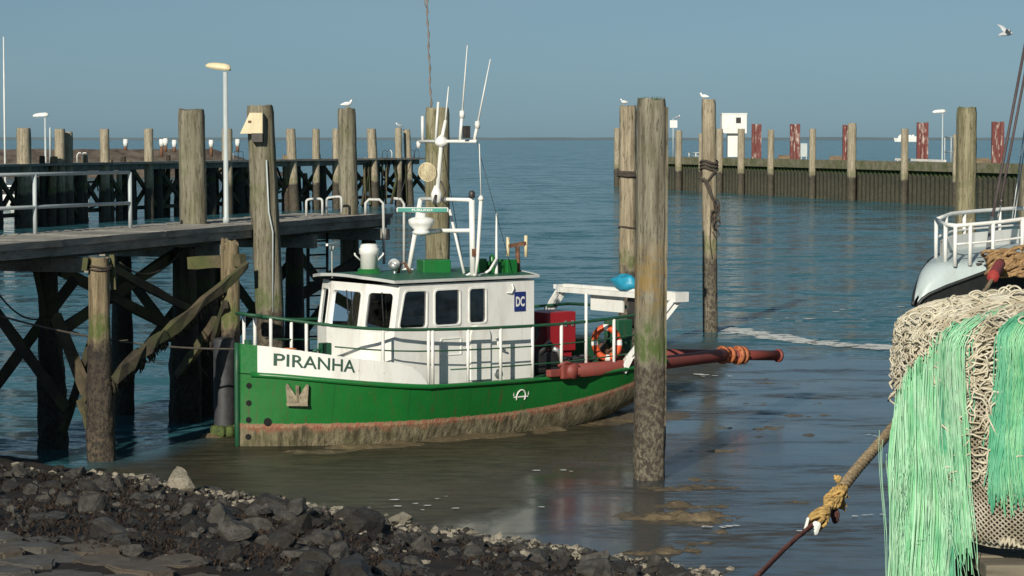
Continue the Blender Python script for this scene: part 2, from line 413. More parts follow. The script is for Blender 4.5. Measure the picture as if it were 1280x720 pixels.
    sv = vm('ADD', vm('ADD', vm('MULTIPLY', s1, (.55, 1.0, 0)), vm('MULTIPLY', s2, (.6, 1.15, 0))), vm('MULTIPLY', s3, (.4, .7, 0)))
    cm = N(t, 'ShaderNodeCombineXYZ')
    for k_ in range(2): t.links.new(amp, cm.inputs[k_])
    nn_ = vm('NORMALIZE', vm('ADD', vm('MULTIPLY', sv, cm.outputs[0]), (0, 0, 1)), (0, 0, 0))
    t.links.new(nn_, b.inputs['Normal'])
    return m
WATER = water_mat()
m = MB(); m.add([(-30000, 2, 0), (30000, 2, 0), (30000, 60000, 0), (-30000, 60000, 0)], [(0, 1, 2, 3)])
tag(m.build('water', WATER), kind='structure')

def mud_mat():
    m, t, b = new_mat('wet_mud'); v = geopos(t)
    n1 = noise_at(t, v, .8, 5, .6); n2 = noise_at(t, v, 6, 6, .7); n3 = noise_at(t, v, 22, 4, .7)
    c = mixc(t, ramp(t, n1, .35, .65), (.085, .067, .043), (.155, .118, .070)); c = mixc(t, ramp(t, n2, .5, .68, 0, .7), c, (.24, .18, .10))
    t.links.new(c, b.inputs['Base Color']); t.links.new(ramp(t, n2, .3, .7, .30, .6), b.inputs['Roughness'])
    n = bump(t, n2, None, .6, .06); bump(t, n3, b, .5, .02, prev=n)
    return m
MUD = mud_mat()
RIDGES = [(848, 610, 1.5, .50, .075), (858, 633, 1.0, .35, .07), (835, 645, 1.3, .62, .09), (872, 652, .8, .5, .08), (822, 692, .8, .40, .09), (862, 680, .6, .6, .08), (880, 600, .8, .3, .06),
          (980, 505, 2.2, 1.0, .022), (930, 535, 1.6, .7, .03), (1000, 545, 2.0, .6, .022), (940, 475, 2.4, 1.2, .02), (985, 628, .9, .35, .045), (1085, 480, 2.2, 1.0, .018), (900, 565, 1.0, .4, .04), (1020, 520, 1.8, .6, .028), (905, 665, .5, .25, .06)]
RG = [(ground(u, v), a, b_, h) for u, v, a, b_, h in RIDGES]
def mud_z(x, y):
    z = -.060 + .012 * noise.noise(Vector((x*.35, y*.22, 0))) + .024 * noise.noise(Vector((x*1.1, y*.8, 3))) + .026 * noise.noise(Vector((x*2.9, y*2.2, 7))) + .016 * noise.noise(Vector((x*6, y*5, 2)))
    z += .016 * max(0, 1 - ((x - 5.2) / 4.5) ** 2) * max(0, 1 - ((y - 57) / 13) ** 2)
    for p, a, b_, h in RG:
        dx = (x - p.x) / a; dy = (y - p.y) / b_
        if abs(dx) < 2 and abs(dy) < 2: z += (h + .02) * math.exp(-(dx*dx + dy*dy) * 1.1) * (.75 + .9 * noise.noise(Vector((x*1.3, y*3.5, 11))) + .8 * noise.noise(Vector((x*4, y*7, 15))) + .4 * noise.noise(Vector((x*9, y*11, 19))))
    # mud heaped along the hull towards the stern
    bx = .788 * (x + 5.63) + .616 * (y - 49.2); by_ = -.616 * (x + 5.63) + .788 * (y - 49.2)
    if -1 < bx < 12 and abs(by_) < 3:
        z += max(0, .10 + .16 * noise.noise(Vector((bx*1.6, by_*2, 31)))) * math.exp(-((abs(by_) - 1.75) / .5) ** 2) * (1 if .2 < bx < 7 else 0)
        z += max(0, (bx - 5.5)) * .045 * math.exp(-(by_ / 1.9) ** 4) * math.exp(-max(0, bx - 10) ** 2)
    return z
m = MB()
def spread(a, b, c0, c1, fine, coarse):
    out = [a]
    while out[-1] < b: out.append(out[-1] + (fine if c0 < out[-1] < c1 else coarse))
    return out
gx = spread(-14, 28, -1, 9.5, .07, .22); gy = spread(26, 100, 33, 62, .075, .30)
pts = [[Vector((x, y, 0)) for y in gy] for x in gx]
for row in pts:
    for p in row: p.z = mud_z(p.x, p.y) - .5 * max(0, min(1, (-7.0 - p.x + .2 * (48 - p.y)) / 3)) - .4 * max(0, min(1, (p.y - 84 + .9*p.x) / 8))
m.grid(pts); tag(m.build('mud_flat', MUD), kind='structure')

def shore_mat():
    m, t, b = new_mat('weedy_shore'); v = geopos(t)
    n1 = noise_at(t, v, 1.2, 5, .65); n2 = noise_at(t, v, 9, 6, .75); n3 = noise_at(t, v, 40, 4, .7)
    c = mixc(t, ramp(t, n1, .4, .65), (.018, .013, .010), (.038, .024, .016)); c = mixc(t, ramp(t, n2, .56, .7, 0, .5), c, (.045, .036, .024))
    t.links.new(c, b.inputs['Base Color']); b.inputs['Roughness'].default_value = .75
    n = bump(t, n2, None, 1, .12); bump(t, n3, b, .8, .03, prev=n)
    return m
SHORE = shore_mat()
def slope_z(d):      # height of the shore above its foot at distance d up the slope
    if d < 0: return d * .16
    if d < 10.5: return d * .165
    if d < 14: return 10.5*.165 + (d - 10.5) * .06
    return 10.5*.165 + 3.5*.06 + (d - 14) * .19
def shore_z(x, y):
    d = shore_d(x, y)
    return slope_z(d) + (.08 * noise.noise(Vector((x*1.1, y*1.1, 1))) + .08 * noise.noise(Vector((x*2.6, y*2.6, 5))))
m = MB(); rows = []
T = Vector((-.7071, .7071))       # along the shore, going away to the left
for i in range(0, 321):
    row = []
    for j in range(0, 151):
        al = -14 + i * .18; d = -3 + j * .12 + max(0, j - 110) * .2
        q = WL_N * (WL_C - d) + T * al
        z = shore_z(q.x, q.y) if d < 22 else slope_z(d)
        row.append(Vector((q.x, q.y, min(z, 4.55))))
    rows.append(row)
m.grid(rows); tag(m.build('shore_slope', SHORE), kind='structure')

# far shore on the horizon
m = MB(); pr = []
for i in range(141):
    x = -14000 + i * 200; h = 34 + 10 * noise.noise(Vector((i * .13, 0, 0))) + 6 * noise.noise(Vector((i * .6, 2, 0)))
    pr.append(h)
    if i: m.add([(x-200, 27000, 0), (x, 27000, 0), (x, 27000, pr[i]), (x-200, 27000, pr[i-1]), (x-200, 27900, 0), (x, 27900, 0), (x, 27900, pr[i]), (x-200, 27900, pr[i-1])],
                [(0,1,2,3), (3,2,6,7), (7,6,5,4)])
tag(m.build('far_shore', plain('hazy_land', (.085, .125, .15), .9, 0, .1, .001, 0)), kind='structure')

# stone breakwater far behind the left jetties
m = MB(); rows = []
for i in range(66):
    x = -102 + i * 1.0; yy = 400 + .5 * i; e = min(1, max(0, (63 - i) / 14))
    top = 4.9 * e + .35 * noise.noise(Vector((x*.4, 1, 0))) - .2
    rows.append([Vector((x, yy - 16 + 2*noise.noise(Vector((x*.3, 3, 0))), -.4)), Vector((x, yy - 9, top*.45 + .3*noise.noise(Vector((x, 2, 0))))), Vector((x, yy - 3, top)), Vector((x, yy + 3, top)), Vector((x, yy + 16, -.4))])
m.grid(rows); tag(m.build('breakwater', plain('brown_breakwater_stone', (.12, .092, .070), .9, 0, .5, .6, .8)), kind='structure')

# ------------------------------------------------------------------ piles
P_FRONT = pile_wood('pile_timber_front', (.27, .245, .18), (.105, .09, .06), 2.75, .9, .4, .5)
P_LEFT = pile_wood('pile_timber_left', (.25, .23, .165), (.11, .095, .06), 2.8, .7, .5)
P_PALE = pile_wood('pile_timber_pale', (.40, .34, .235), (.17, .135, .085), 3.05, .75, .12)
P_GREEN = pile_wood('pile_timber_green', (.30, .27, .17), (.13, .115, .06), 2.9, .5, .75)
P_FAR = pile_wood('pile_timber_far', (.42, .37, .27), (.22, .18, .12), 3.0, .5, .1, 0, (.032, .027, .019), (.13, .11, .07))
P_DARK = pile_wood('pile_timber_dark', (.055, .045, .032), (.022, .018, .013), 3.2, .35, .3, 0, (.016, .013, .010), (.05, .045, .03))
P_BROKEN = pile_wood('pile_timber_split', (.27, .215, .13), (.12, .09, .05), 2.85, .8, .35, 0, (.022, .017, .013), (.12, .09, .055))

def pile_mesh(m, base, top, r, lean=(0, 0), seed=0, square=0.0, taper=.04, n=32, ragged=.06, mi=0, fat=.0, cracks=3):
    rnd = random.Random(seed); z0, z1 = base.z, top; k = max(8, int((z1 - z0) / .16))
    ck = [(rnd.uniform(0, 6.28), rnd.uniform(.05, .11), rnd.uniform(.08, .16)) for _ in range(cracks)]
    rows = []
    for j in range(n):
        a = 2 * math.pi * j / n; row = []
        ca, sa = math.cos(a), math.sin(a); sq = (abs(ca)**4 + abs(sa)**4) ** (-.25)
        rr0 = r * ((1 - square) + square * sq)
        for c0, wd, dp in ck:
            dd = abs((a - c0 + math.pi) % (2*math.pi) - math.pi)
            rr0 -= r * dp * math.exp(-(dd / wd) ** 2)
        for i in range(k + 1):
            f = i / k; z = z0 + (z1 - z0) * f
            rr = rr0 * (1 + taper * (1 - f)) * (1 + .05 * noise.noise(Vector((ca*2 + seed, sa*2, z*.5))) + .03 * noise.noise(Vector((ca*9 + seed, sa*9, z*1.2))) + .04 * noise.noise(Vector((ca*5 + seed, sa*5, z*2.2))))
            if z < 2.6: rr *= 1 + fat * min(1, (2.6 - z) / 1.2) * (1 + .8 * noise.noise(Vector((ca*3, sa*3 + seed, z*3))))
            if i == k: rr *= .93
            zz = z + (ragged * noise.noise(Vector((ca*1.6 + seed*3, sa*1.6, 9))) if i >= k - 1 else 0)
            row.append(Vector((base.x + lean[0] * (z - z0) + rr * ca, base.y + lean[1] * (z - z0) + rr * sa, zz)))
        rows.append(row)
    m.grid(rows, mi=mi, closed_u=True)
    topc = sum((row[-1] for row in rows), Vector()) / n
    b = len(m.v); m.add([row[-1] for row in rows] + [topc + Vector((0, 0, -.015))], [(j, (j+1) % n, n) for j in range(n)], mi)
    return m
def mooring_pile(base, top, r, mat, label, lean=(0, 0), seed=0, square=0.0, group='tall timber mooring piles', **kw):
    root = empty('mooring_pile', (base.x, base.y, 0), 0, label, 'pile', group)
    m = MB(); pile_mesh(m, base, top, r, lean, seed, square, **kw); m.build('timber', mat, root)
    return root
def ring_rope(m, c, r, th, turns=1, gap=.08, wob=.02):
    for k in range(turns):
        m.tube([(c[0] + r*math.cos(a), c[1] + r*math.sin(a), c[2] - k*gap + wob*math.sin(2*a + k)) for a in [2*math.pi*i/24 for i in range(24)]], th, 6, closed=True)

# front pile with grass on its top
g = ground(811, 598); g.z = -.5
front = mooring_pile(g, at(815, 124, g.y).z, .275, P_FRONT, 'thickest mossy pile, in the mud before the boat stern, with a grass tuft on top', (.004, 0), 3, .6, fat=.05, cracks=7)
m = MB(); rnd = random.Random(5)
tz = at(815, 124, g.y).z - .03
for i in range(230):
    a = rnd.uniform(0, 6.28); q = math.sqrt(rnd.random()) * .25; h = rnd.uniform(.03, .10); bx_, by_ = g.x + .03 + q*math.cos(a), g.y + q*math.sin(a)
    dx, dy = rnd.uniform(-.04, .04), rnd.uniform(-.04, .04); wv = rnd.uniform(0, 3.14); wd = .005
    m.add([(bx_ - wd*math.cos(wv), by_ - wd*math.sin(wv), tz), (bx_ + wd*math.cos(wv), by_ + wd*math.sin(wv), tz), (bx_ + dx, by_ + dy, tz + h)], [(0, 1, 2)])
o = m.build('grass_tuft', plain('pile_grass', (.075, .10, .025), .8), front); o['kind'] = 'stuff'
m = MB(); m.bar((g.x + .285, g.y - .13, 1.0), (g.x + .30, g.y - .13, 6.9), .05, .07, jit=.006); m.build('side_batten', P_FRONT, front)

# right of the boat: two thinner piles in the harbour
g = ground(888, 415); g.z = -.4
p887 = mooring_pile(g, at(886, 125, g.y).z, .235, P_PALE, 'slender pale pile hung with tangled dark chain, between the boat stern and the far quay', (-.012, 0), 11, .3, cracks=4)
zc = at(886, 205, g.y).z; cx_ = g.x - .012 * (zc + .4)
m = MB()
for k in range(3): ring_rope(m, (cx_, g.y, zc + .06 - k*.11), .275, .045, 1, .08, .05)
m.tube([(cx_ - .26, g.y - .1, zc - .25), (cx_ - .35, g.y - .2, zc - .45), (cx_ - .1, g.y - .3, zc - .6), (cx_ + .2, g.y - .25, zc - .2)], .04, 6)
m.tube([(cx_ - .2, g.y - .24, zc - .45), (cx_ + .02, g.y - .3, zc - 1.0), (cx_ + .2, g.y - .28, zc - 1.3)], .045, 6)
m.tube([(cx_ - .1, g.y - .28, zc - .5), (cx_ + .10, g.y - .3, zc - 1.1), (cx_ + .2, g.y - .28, zc - 1.5)], .04, 6)
rnd = random.Random(9)
for k in range(11):
    c0 = Vector((cx_ + .2 + rnd.uniform(-.09, .12), g.y - .28 + rnd.uniform(-.05, .05), zc - 1.25 - k * .075)); ph = rnd.uniform(0, 3)
    m.tube([c0 + Vector((.09*math.cos(a)*math.cos(ph), .06*math.cos(a)*math.sin(ph), .11*math.sin(a))) for a in [2*math.pi*i/10 for i in range(10)]], .028, 6, closed=True)
m.tube([(cx_ + .05, g.y - .3, zc - 1.5), (cx_ + .02, g.y - .26, zc - 2.5), (cx_ + .1, g.y - .27, zc - 3.1)], .018, 5)
m.tube([(cx_ + .2, g.y - .3, zc - 2.0), (cx_ + .32, g.y - .3, zc - 2.3), (cx_ + .22, g.y - .3, zc - 2.45), (cx_ + .1, g.y - .3, zc - 2.2)], .025, 5)
tag(m.build('mooring_chain', DKROPE), 'tangle of dark chain and rope wound round the slender pale pile', 'chain')
g = Vector((at(785, 300, 70).x, 70, -.4))
p783 = mooring_pile(g, at(782, 132, g.y).z, .245, P_PALE, 'pale timber pile with a dark band, close behind the grass-topped pile', (-.002, 0), 17, .55, cracks=4)
m = MB(); ring_rope(m, (g.x, g.y, at(783, 216, 70).z), .285, .06, 2, .07, .01); m.build('iron_band', DKROPE, p783); m = MB(); ring_rope(m, (g.x, g.y, at(783, 284, 70).z), .27, .03, 1); m.build('rope_turn', DKROPE, p783)
g = Vector((at(1208, 250, 70).x, 70, -.5))
mooring_pile(g, at(1208, 134, 70).z, .29, P_GREEN, 'thick green-streaked pile with a split edge, rising behind the bow of the white fishing boat', (-.003, 0), 23, .5, cracks=5)
g = Vector((at(1278, 250, 75).x + .12, 75, -.5))
mooring_pile(g, at(1278, 205, 75).z, .24, P_LEFT, 'short brown pile cut by the right edge of the photo, behind the rigging', (0, 0), 29, .4)

# left group, standing up through and beside the jetty
g = Vector((at(241, 275, 57.3).x + .05, 57.3, -.5))
pile240 = mooring_pile(g, at(237, 137, 57.3).z, .315, P_LEFT, 'very thick flat-topped pile rising behind the jetty deck, left of the lamp post', (-.008, 0), 31, .35, cracks=4)
g = Vector((at(343, 400, 56).x, 56, -.5))
pile340 = mooring_pile(g, at(331, 132, 56).z, .315, P_LEFT, 'thick pile carrying the cream light box, in front of the jetty next to the boat', (-.040, 0), 37, .6, cracks=5)
m = MB(); m.tube([at(333, 200, 55.66), at(336, 265, 55.66), at(341, 290, 55.66), at(341, 390, 55.7)], .02, 6); m.build('conduit', PALESTEEL, pile340)
g = Vector((at(440, 262, 64.4).x, 64.4, -.5))
pile435 = mooring_pile(g, at(435, 136, 64.4).z, .245, P_LEFT, 'pile with a gull on top, behind the far end of the jetty deck', (-.018, 0), 41, .3)
g = Vector((at(547, 300, 60).x, 60, -.5))
pile547 = mooring_pile(g, at(547, 135, 60).z, .30, P_GREEN, 'thick green-stained pile rising straight behind the wheelhouse mast', (0, 0), 43, .35, cracks=4)
m = MB(); q0 = at(538, 136, 60); pts = []
for i in range(22):
    f = i / 21; v_ = 136 - 150 * f; pts.append(at(539 - 6*f + .5*math.sin(f*23), v_, 60))
m.tube(pts, [.012 + .022*(k % 2) for k in range(22)], 5); m.tube([at(535, 14, 60), at(531, 4, 60), at(529, -8, 60)], .016, 5)
tag(m.build('hanging_chain', plain('weathered_chain', (.20, .17, .15), .8)), 'thin rusty chain rising into the sky above the pile behind the mast', 'chain')
g = ground(291, 540); g.y = 51.4; g.x = at(288, 380, 51.4).x; g.z = -.4
p290 = empty('fender_pile', (g.x, g.y, 0), 0, 'broken-topped pile with split orange wood and dark rubber sleeve at the boat bow', 'pile')
m = MB(); pile_mesh(m, g, at(290, 302, 51.4).z, .20, (.0, 0), 53, .2, ragged=.16, cracks=5); m.build('timber', P_BROKEN, p290)
sg = Vector((at(281, 480, 51.0).x, 50.95, -.3))
m = MB(); m.lathe([(.25, -.3), (.255, .15), (.235, .25), (.235, 2.02), (.225, 2.08), (.15, 2.10)], (sg.x, sg.y, 0), n=20); m.build('rubber_sleeve', plain('dark_sleeve', (.035, .036, .040), .6, 0, .3, 7, .3), p290)
m = MB()
for i in range(7):
    a = i * .9; m.box((sg.x + .2*math.cos(a), sg.y - .1 + .16*math.sin(a), .12), (.22, .2, .26), Matrix.Rotation(a, 3, 'Z'), bev=.08)
m.build('weed_clump', plain('green_weed', (.06, .085, .02), .8, 0, .5, 12, .8), p290)

# ------------------------------------------------------------------ near jetty
JA = Vector((-9.6, 45.1, 0)); JD = Vector((.310, .951, 0)).normalized(); JN = Vector((-.951, .310, 0)).normalized(); JZ = 4.3
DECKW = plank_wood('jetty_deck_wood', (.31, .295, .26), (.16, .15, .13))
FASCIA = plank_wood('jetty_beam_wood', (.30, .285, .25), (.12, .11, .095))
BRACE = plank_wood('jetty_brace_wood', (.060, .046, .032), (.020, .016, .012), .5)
BRACE_LIT = plank_wood('sunlit_mossy_brace_wood', (.13, .10, .058), (.045, .036, .022), .7)  # mossy brace timber, with sunlight put into its paler colour
def J(t, y, z): return JA + JD * t + JN * y + Vector((0, 0, z))
jet = empty('wooden_jetty', JA, math.atan2(JD.y, JD.x), 'long weathered wooden jetty on black timber trestles, running away beside the green boat', 'jetty', None)
m = MB(); i = 0; t_ = -16.0; rnd = random.Random(2)
while t_ < 20.4:
    wd = .16; j = rnd.uniform(-.04, .04); hz = rnd.uniform(0, .012)
    m.bar(J(t_ + wd/2, -.04 + j, JZ - .03 + hz), J(t_ + wd/2, 2.78 + j*.5, JZ - .03 + hz), wd - .012, .06); t_ += wd
m.build('deck_planking', DECKW, jet)
for y_, nm in ((.02, 'fascia_beam'), (2.7, 'fascia_beam'), (1.35, 'stringer')):
    m = MB(); t_ = -16
    while t_ < 20.3:
        e = min(t_ + 6.0, 20.3); m.bar(J(t_, y_, JZ - .17), J(e - .012, y_, JZ - .17), .14, .20, jit=.006); t_ = e
    m.build(nm, FASCIA, jet)
m = MB()
for k in range(8): m.bar(J(-16 + k*4.55, -.06, JZ - .02), J(-16 + k*4.55 + 4.53, -.06, JZ - .02), .07, .13, jit=.006)
m.build('edge_board', DECKW, jet)
m = MB(); m.bar(J(-16, .08, JZ - .31), J(20.3, .08, JZ - .31), .08, .04); m.build('cable_run', BRACE, jet)
# bents: cap beam, two or three piles, cross braces
def bent(t_, front_y=.25, back_y=2.5, seed=0, with_piles=True, rf=.2):
    m = MB(); m.bar(J(t_, -.25, JZ - .50), J(t_, 2.95, JZ - .50), .26, .30, jit=.008); m.build('cap_beam', FASCIA, jet)
    for k, y_ in enumerate((front_y, back_y) if with_piles else (back_y,)):
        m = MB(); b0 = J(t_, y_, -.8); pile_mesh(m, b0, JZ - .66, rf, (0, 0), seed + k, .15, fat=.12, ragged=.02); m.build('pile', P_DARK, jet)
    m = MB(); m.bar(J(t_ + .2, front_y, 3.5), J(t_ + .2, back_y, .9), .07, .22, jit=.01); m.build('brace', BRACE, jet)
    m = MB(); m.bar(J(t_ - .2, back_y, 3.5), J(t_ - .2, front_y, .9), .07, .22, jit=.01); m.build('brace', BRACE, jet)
for k, t_ in enumerate((-12, -4.5, 3.2, 9.6, 14.6, 19.6)): bent(t_, .3, 2.45, 60 + 5*k, t_ not in (3.2, 9.6), rf=.22 if t_ < 15 else .2)
# the dark cluster of piles under the thick pile, and braces in the plane of the trestle
for k, (u, Yq, r_) in enumerate(((231, 53.6, .26), (254, 54.6, .27))):
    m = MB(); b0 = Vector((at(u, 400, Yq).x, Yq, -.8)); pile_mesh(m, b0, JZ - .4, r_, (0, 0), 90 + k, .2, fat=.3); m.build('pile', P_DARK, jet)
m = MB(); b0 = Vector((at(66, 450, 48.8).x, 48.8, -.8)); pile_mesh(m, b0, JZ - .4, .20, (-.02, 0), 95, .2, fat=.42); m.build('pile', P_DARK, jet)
def brace(a, b, w_, h_, mat, jit=.015):
    m = MB(); m.bar(a, b, w_, h_, jit=jit); m.build('brace', mat, jet)
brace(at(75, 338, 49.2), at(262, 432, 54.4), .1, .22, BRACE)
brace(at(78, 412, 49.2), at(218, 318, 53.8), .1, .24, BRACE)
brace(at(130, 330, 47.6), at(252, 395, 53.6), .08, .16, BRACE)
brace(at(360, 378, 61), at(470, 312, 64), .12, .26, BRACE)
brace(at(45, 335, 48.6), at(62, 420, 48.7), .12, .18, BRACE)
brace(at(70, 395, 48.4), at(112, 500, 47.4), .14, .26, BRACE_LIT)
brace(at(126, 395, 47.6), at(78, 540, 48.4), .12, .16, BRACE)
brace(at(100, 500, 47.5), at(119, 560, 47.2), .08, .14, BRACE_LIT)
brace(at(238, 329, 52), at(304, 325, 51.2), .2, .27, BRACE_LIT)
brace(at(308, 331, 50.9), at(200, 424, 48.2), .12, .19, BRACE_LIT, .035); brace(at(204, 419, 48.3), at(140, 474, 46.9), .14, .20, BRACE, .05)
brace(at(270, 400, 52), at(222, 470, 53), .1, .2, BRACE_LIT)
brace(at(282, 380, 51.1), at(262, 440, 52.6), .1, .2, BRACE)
# hanging weed below the mossy brace
m = MB(); rnd = random.Random(4)
for i in range(260):
    f = rnd.uniform(.15, 1); p = at(305, 333, 50.9).lerp(at(140, 472, 46.9), f) + Vector((0, 0, -.1)); l = rnd.uniform(.05, .3)
    m.tube([p, p + Vector((rnd.uniform(-.05, .05), 0, -l*.5)), p + Vector((rnd.uniform(-.06, .06), 0, -l))], [.03, .025, .006], 4)
o = m.build('hanging_weed', plain('brown_weed', (.03, .024, .014), .8), jet); o['kind'] = 'stuff'
# front pile of the first bent, in the sun
g = Vector((at(125, 450, 47.0).x, 47.0, -.6))
p125 = empty('trestle_pile', (g.x, g.y, 0), 0, 'peeling barnacled pile under the near edge of the jetty, closest to the rocks', 'pile')
m = MB(); pile_mesh(m, g, at(125, 322, 47.0).z, .205, (0, 0), 71, .25, fat=.30, ragged=.05, cracks=5); m.build('timber', P_BROKEN, p125)
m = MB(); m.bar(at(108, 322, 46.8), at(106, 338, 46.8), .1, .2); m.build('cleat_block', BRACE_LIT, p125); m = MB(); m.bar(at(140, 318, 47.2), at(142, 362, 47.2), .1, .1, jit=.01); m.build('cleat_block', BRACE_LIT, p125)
m = MB(); ring_rope(m, (g.x, g.y, at(125, 333, 47).z), .235, .02, 2, .05); m.build('rope_lashing', DKROPE, p125)
# drooping lines under the deck
for k, (a, b, sag, r_) in enumerate((((-10, 355, 47), (60, 395, 48.6), .3, .018), ((65, 400, 48.6), (160, 425, 47.2), .15, .014), ((150, 328, 48), (225, 315, 53), .35, .015))):
    A, B = at(*a), at(*b); m = MB(); m.tube([A.lerp(B, i/12) - Vector((0, 0, sag * 4 * (i/12) * (1 - i/12))) for i in range(13)], r_, 5)
    m.build('slack_line', DKROPE, jet)
# mooring rope from the bow away to the left
A, B = at(-30, 386, 46.0), at(303, 436, 49.4); m = MB()
m.tube([A.lerp(B, i/20) - Vector((0, 0, .22 * 4 * (i/20) * (1 - i/20))) for i in range(21)], .022, 6)
tag(m.build('mooring_line', plain('grey_rope', (.11, .095, .08), .9), None), 'long dark mooring rope running from the green bow past the jetty piles', 'rope')
# ladder under the far end of the jetty
lad = empty('jetty_ladder', at(397, 330, 62.5), 0, 'dark iron ladder hanging under the jetty left of the wheelhouse', 'ladder')
m = MB(); m.tube([at(385, 290, 62.5), at(385, 440, 62.5)], .05, 6); m.build('rail', DARKSTEEL, lad)
m = MB(); m.tube([at(409, 290, 62.5), at(409, 440, 62.5)], .04, 6); m.build('rail', DARKSTEEL, lad)
for v_ in range(302, 440, 17):
    m = MB(); m.tube([at(385, v_, 62.5), at(409, v_ - 1, 62.5)], .025, 5); m.build('rung', DARKSTEEL, lad)
# handrail on the jetty, left
def railing(name, pts_bottom, h, n_rails, label, mat, r=.035, grp=None):
    root = empty(name, pts_bottom[0], 0, label, 'railing', grp)
    for p in pts_bottom:
        m = MB(); m.tube([p, p + Vector((0, 0, h))], r * 1.15, 8); m.build('post', mat, root)
    for k in range(n_rails):
        m = MB(); zz = h * (1 - .55 * k); m.tube([p + Vector((0, 0, zz)) for p in pts_bottom], r, 8); m.build('rail', mat, root)
    return root
b0 = at(163, 287, 54.5); b0.z = JZ; b1 = at(44, 293, 51.2); b1.z = JZ; b2 = b1 + (b1 - b0); b2.z = JZ
railing('jetty_railing', [b0, b1, b2], 1.27, 2, 'pale tubular handrail with two bars on the left part of the jetty', PALESTEEL, .04)
# lamp post on the jetty
def lamp(base, top_z, head_dir, hl, r, label, grp, mat_head=WHITE, tilt=-.05):
    root = empty('street_lamp', base, 0, label, 'lamp post', grp)
    m = MB(); m.lathe([(r*1.5, 0), (r*1.5, .12), (r*1.15, .16), (r, (top_z - base.z))], base, n=12); m.build('pole', PALESTEEL, root)
    d = Vector(head_dir).normalized(); c = Vector((base.x, base.y, top_z)); s_ = Vector((-d.y, d.x, 0))
    prof = [(-.28, .25), (-.22, .8), (0, 1), (.5, .95), (.85, .7), (1, .3)]
    m = MB(); rows = []
    for f, k in prof:
        row = []
        for j in range(12):
            a = 2*math.pi*j/12; row.append(c + d * (hl*f) + s_ * (hl*.2*k*math.cos(a)) + Vector((0, 0, hl*.25*k*(max(math.sin(a), -.5)) + hl*.18 + tilt*f)))
        rows.append(row + [row[0]])
    m.grid(rows); m.add([r_ for r_ in rows[0][:12]], [tuple(range(12))]); m.add([r_ for r_ in rows[-1][:12]], [tuple(range(12))])
    m.build('lamp_head', mat_head, root); return root
lb = at(283, 282, 57.6); lb.z = JZ
lamp(lb, at(279, 90, 57.6).z, (-1, .2, 0), .48, .055, 'slim pale lamp post with a short weathered lantern head, standing on the jetty deck', 'harbour lamp posts', CREAM, .06)
# grab hoops at the ladders on the far end of the deck
HOOPW = paint('worn_white_paint', (.58, .59, .56), .5, (.25, .18, .11), .5, 6, rust=(.22, .10, .05))
def hoop(a, b, h, mat, label, down=0.0):
    root = empty('grab_hoop', a, 0, label, 'grab rail', 'white grab hoops at the jetty ladders')
    A, B = Vector(a), Vector(b); m = MB(); pts = [A + Vector((0, 0, -down))]
    for i in range(13):
        t_ = i / 12; ang = math.pi * t_; sq = lambda x: math.copysign(abs(x) ** .5, x)
        pts.append(A.lerp(B, .5 - .5 * sq(math.cos(ang))) + Vector((0, 0, h * (.72 + .28 * sq(math.sin(ang))))))
    pts.append(B + Vector((0, 0, -down))); m.tube(pts, .034, 8); m.build('tube', mat, root); return root
hoop(at(383, 270, 63), at(403, 269, 63), .44, HOOPW, 'small white hoop on the near jetty deck, the one farther from the gull pile')
hoop(at(408, 268, 63.6), at(427, 266, 63.6), .44, HOOPW, 'small white hoop on the near jetty deck touching the gull pile')
hoop(at(458, 268, 63.5), at(479, 310, 63.5) * 1, .5, WHITE_R, 'tall white hoop at the end of the deck nearest the wheelhouse roof') if False else None
def bent_pipe(pts, r, label):
    root = empty('grab_hoop', pts[0], 0, label, 'grab rail', 'white grab hoops at the jetty ladders'); m = MB(); m.tube(pts, r, 8); m.build('tube', HOOPW, root)
bent_pipe([at(457, 268, 63), at(457, 254, 63), at(461, 249.5, 63), at(474, 249.5, 63), at(479, 254, 63), at(480, 330, 63)], .038, 'tall white ladder hoop ending the jetty deck, left of the radar bar')
bent_pipe([at(492, 248, 62.4), at(501, 249, 62.4), at(505, 255, 62.4), at(505, 340, 62.4)], .038, 'white bent ladder pipe partly behind the radar bar')
# cream light box on the thick pile
lbx = empty('light_box', at(316, 155, 55.5), 0, 'cream sloping light box fixed to the top of the thick pile', 'light')
m = MB(); Yb = 55.45
f0 = [at(300, 167, Yb), at(328, 167, Yb), at(328, 141, Yb), at(312, 141, Yb)]
bk = [p + Vector((.0, .5, 0)) for p in f0]
m.add(f0 + bk, [(0,1,2,3), (7,6,5,4), (0,4,5,1), (1,5,6,2), (2,6,7,3), (3,7,4,0)]); m.build('housing', CREAM, lbx)
m = MB(); m.box(at(312, 152, Yb - .01), (.07, .02, .05)); m.build('hinge', RUST, lbx)
m = MB(); m.box(at(322, 172, Yb + .15), (.25, .3, .2)); m.build('bracket', DARKSTEEL, lbx)

# ------------------------------------------------------------------ back jetty (a second pier behind)
BJ = [(-130, 1), (590, 1)]
def bjp(u, dz=0.0, back=0.0):
    # deck line of the back pier: 170 m off at the left edge of the photo, 232 m at its end
    Yq = 170 + (232 - 170) * (u / 505.0) + back
    return Vector((at(u, 200, Yq).x, Yq, 4.6 + dz))
bj = empty('back_jetty', bjp(250), 0, 'long dark timber jetty far behind with many tall pale piles and crossed braces', 'jetty')
def segs(m, u0, u1, dz, w_, h_, back=0.0, step=60):
    u = u0
    while u < u1: e = min(u + step, u1); m.bar(bjp(u, dz, back), bjp(e, dz, back), w_, h_); u = e
m = MB(); segs(m, -60, 522, -.1, 3.0, .16, 1.5); m.build('deck_planking', DECKW, bj)
m = MB(); segs(m, -60, 522, -.42, .4, .45); m.build('fascia_beam', FASCIA, bj)
m = MB(); segs(m, -60, 522, -.42, .4, .45, 3.2); m.build('fascia_beam', FASCIA, bj)
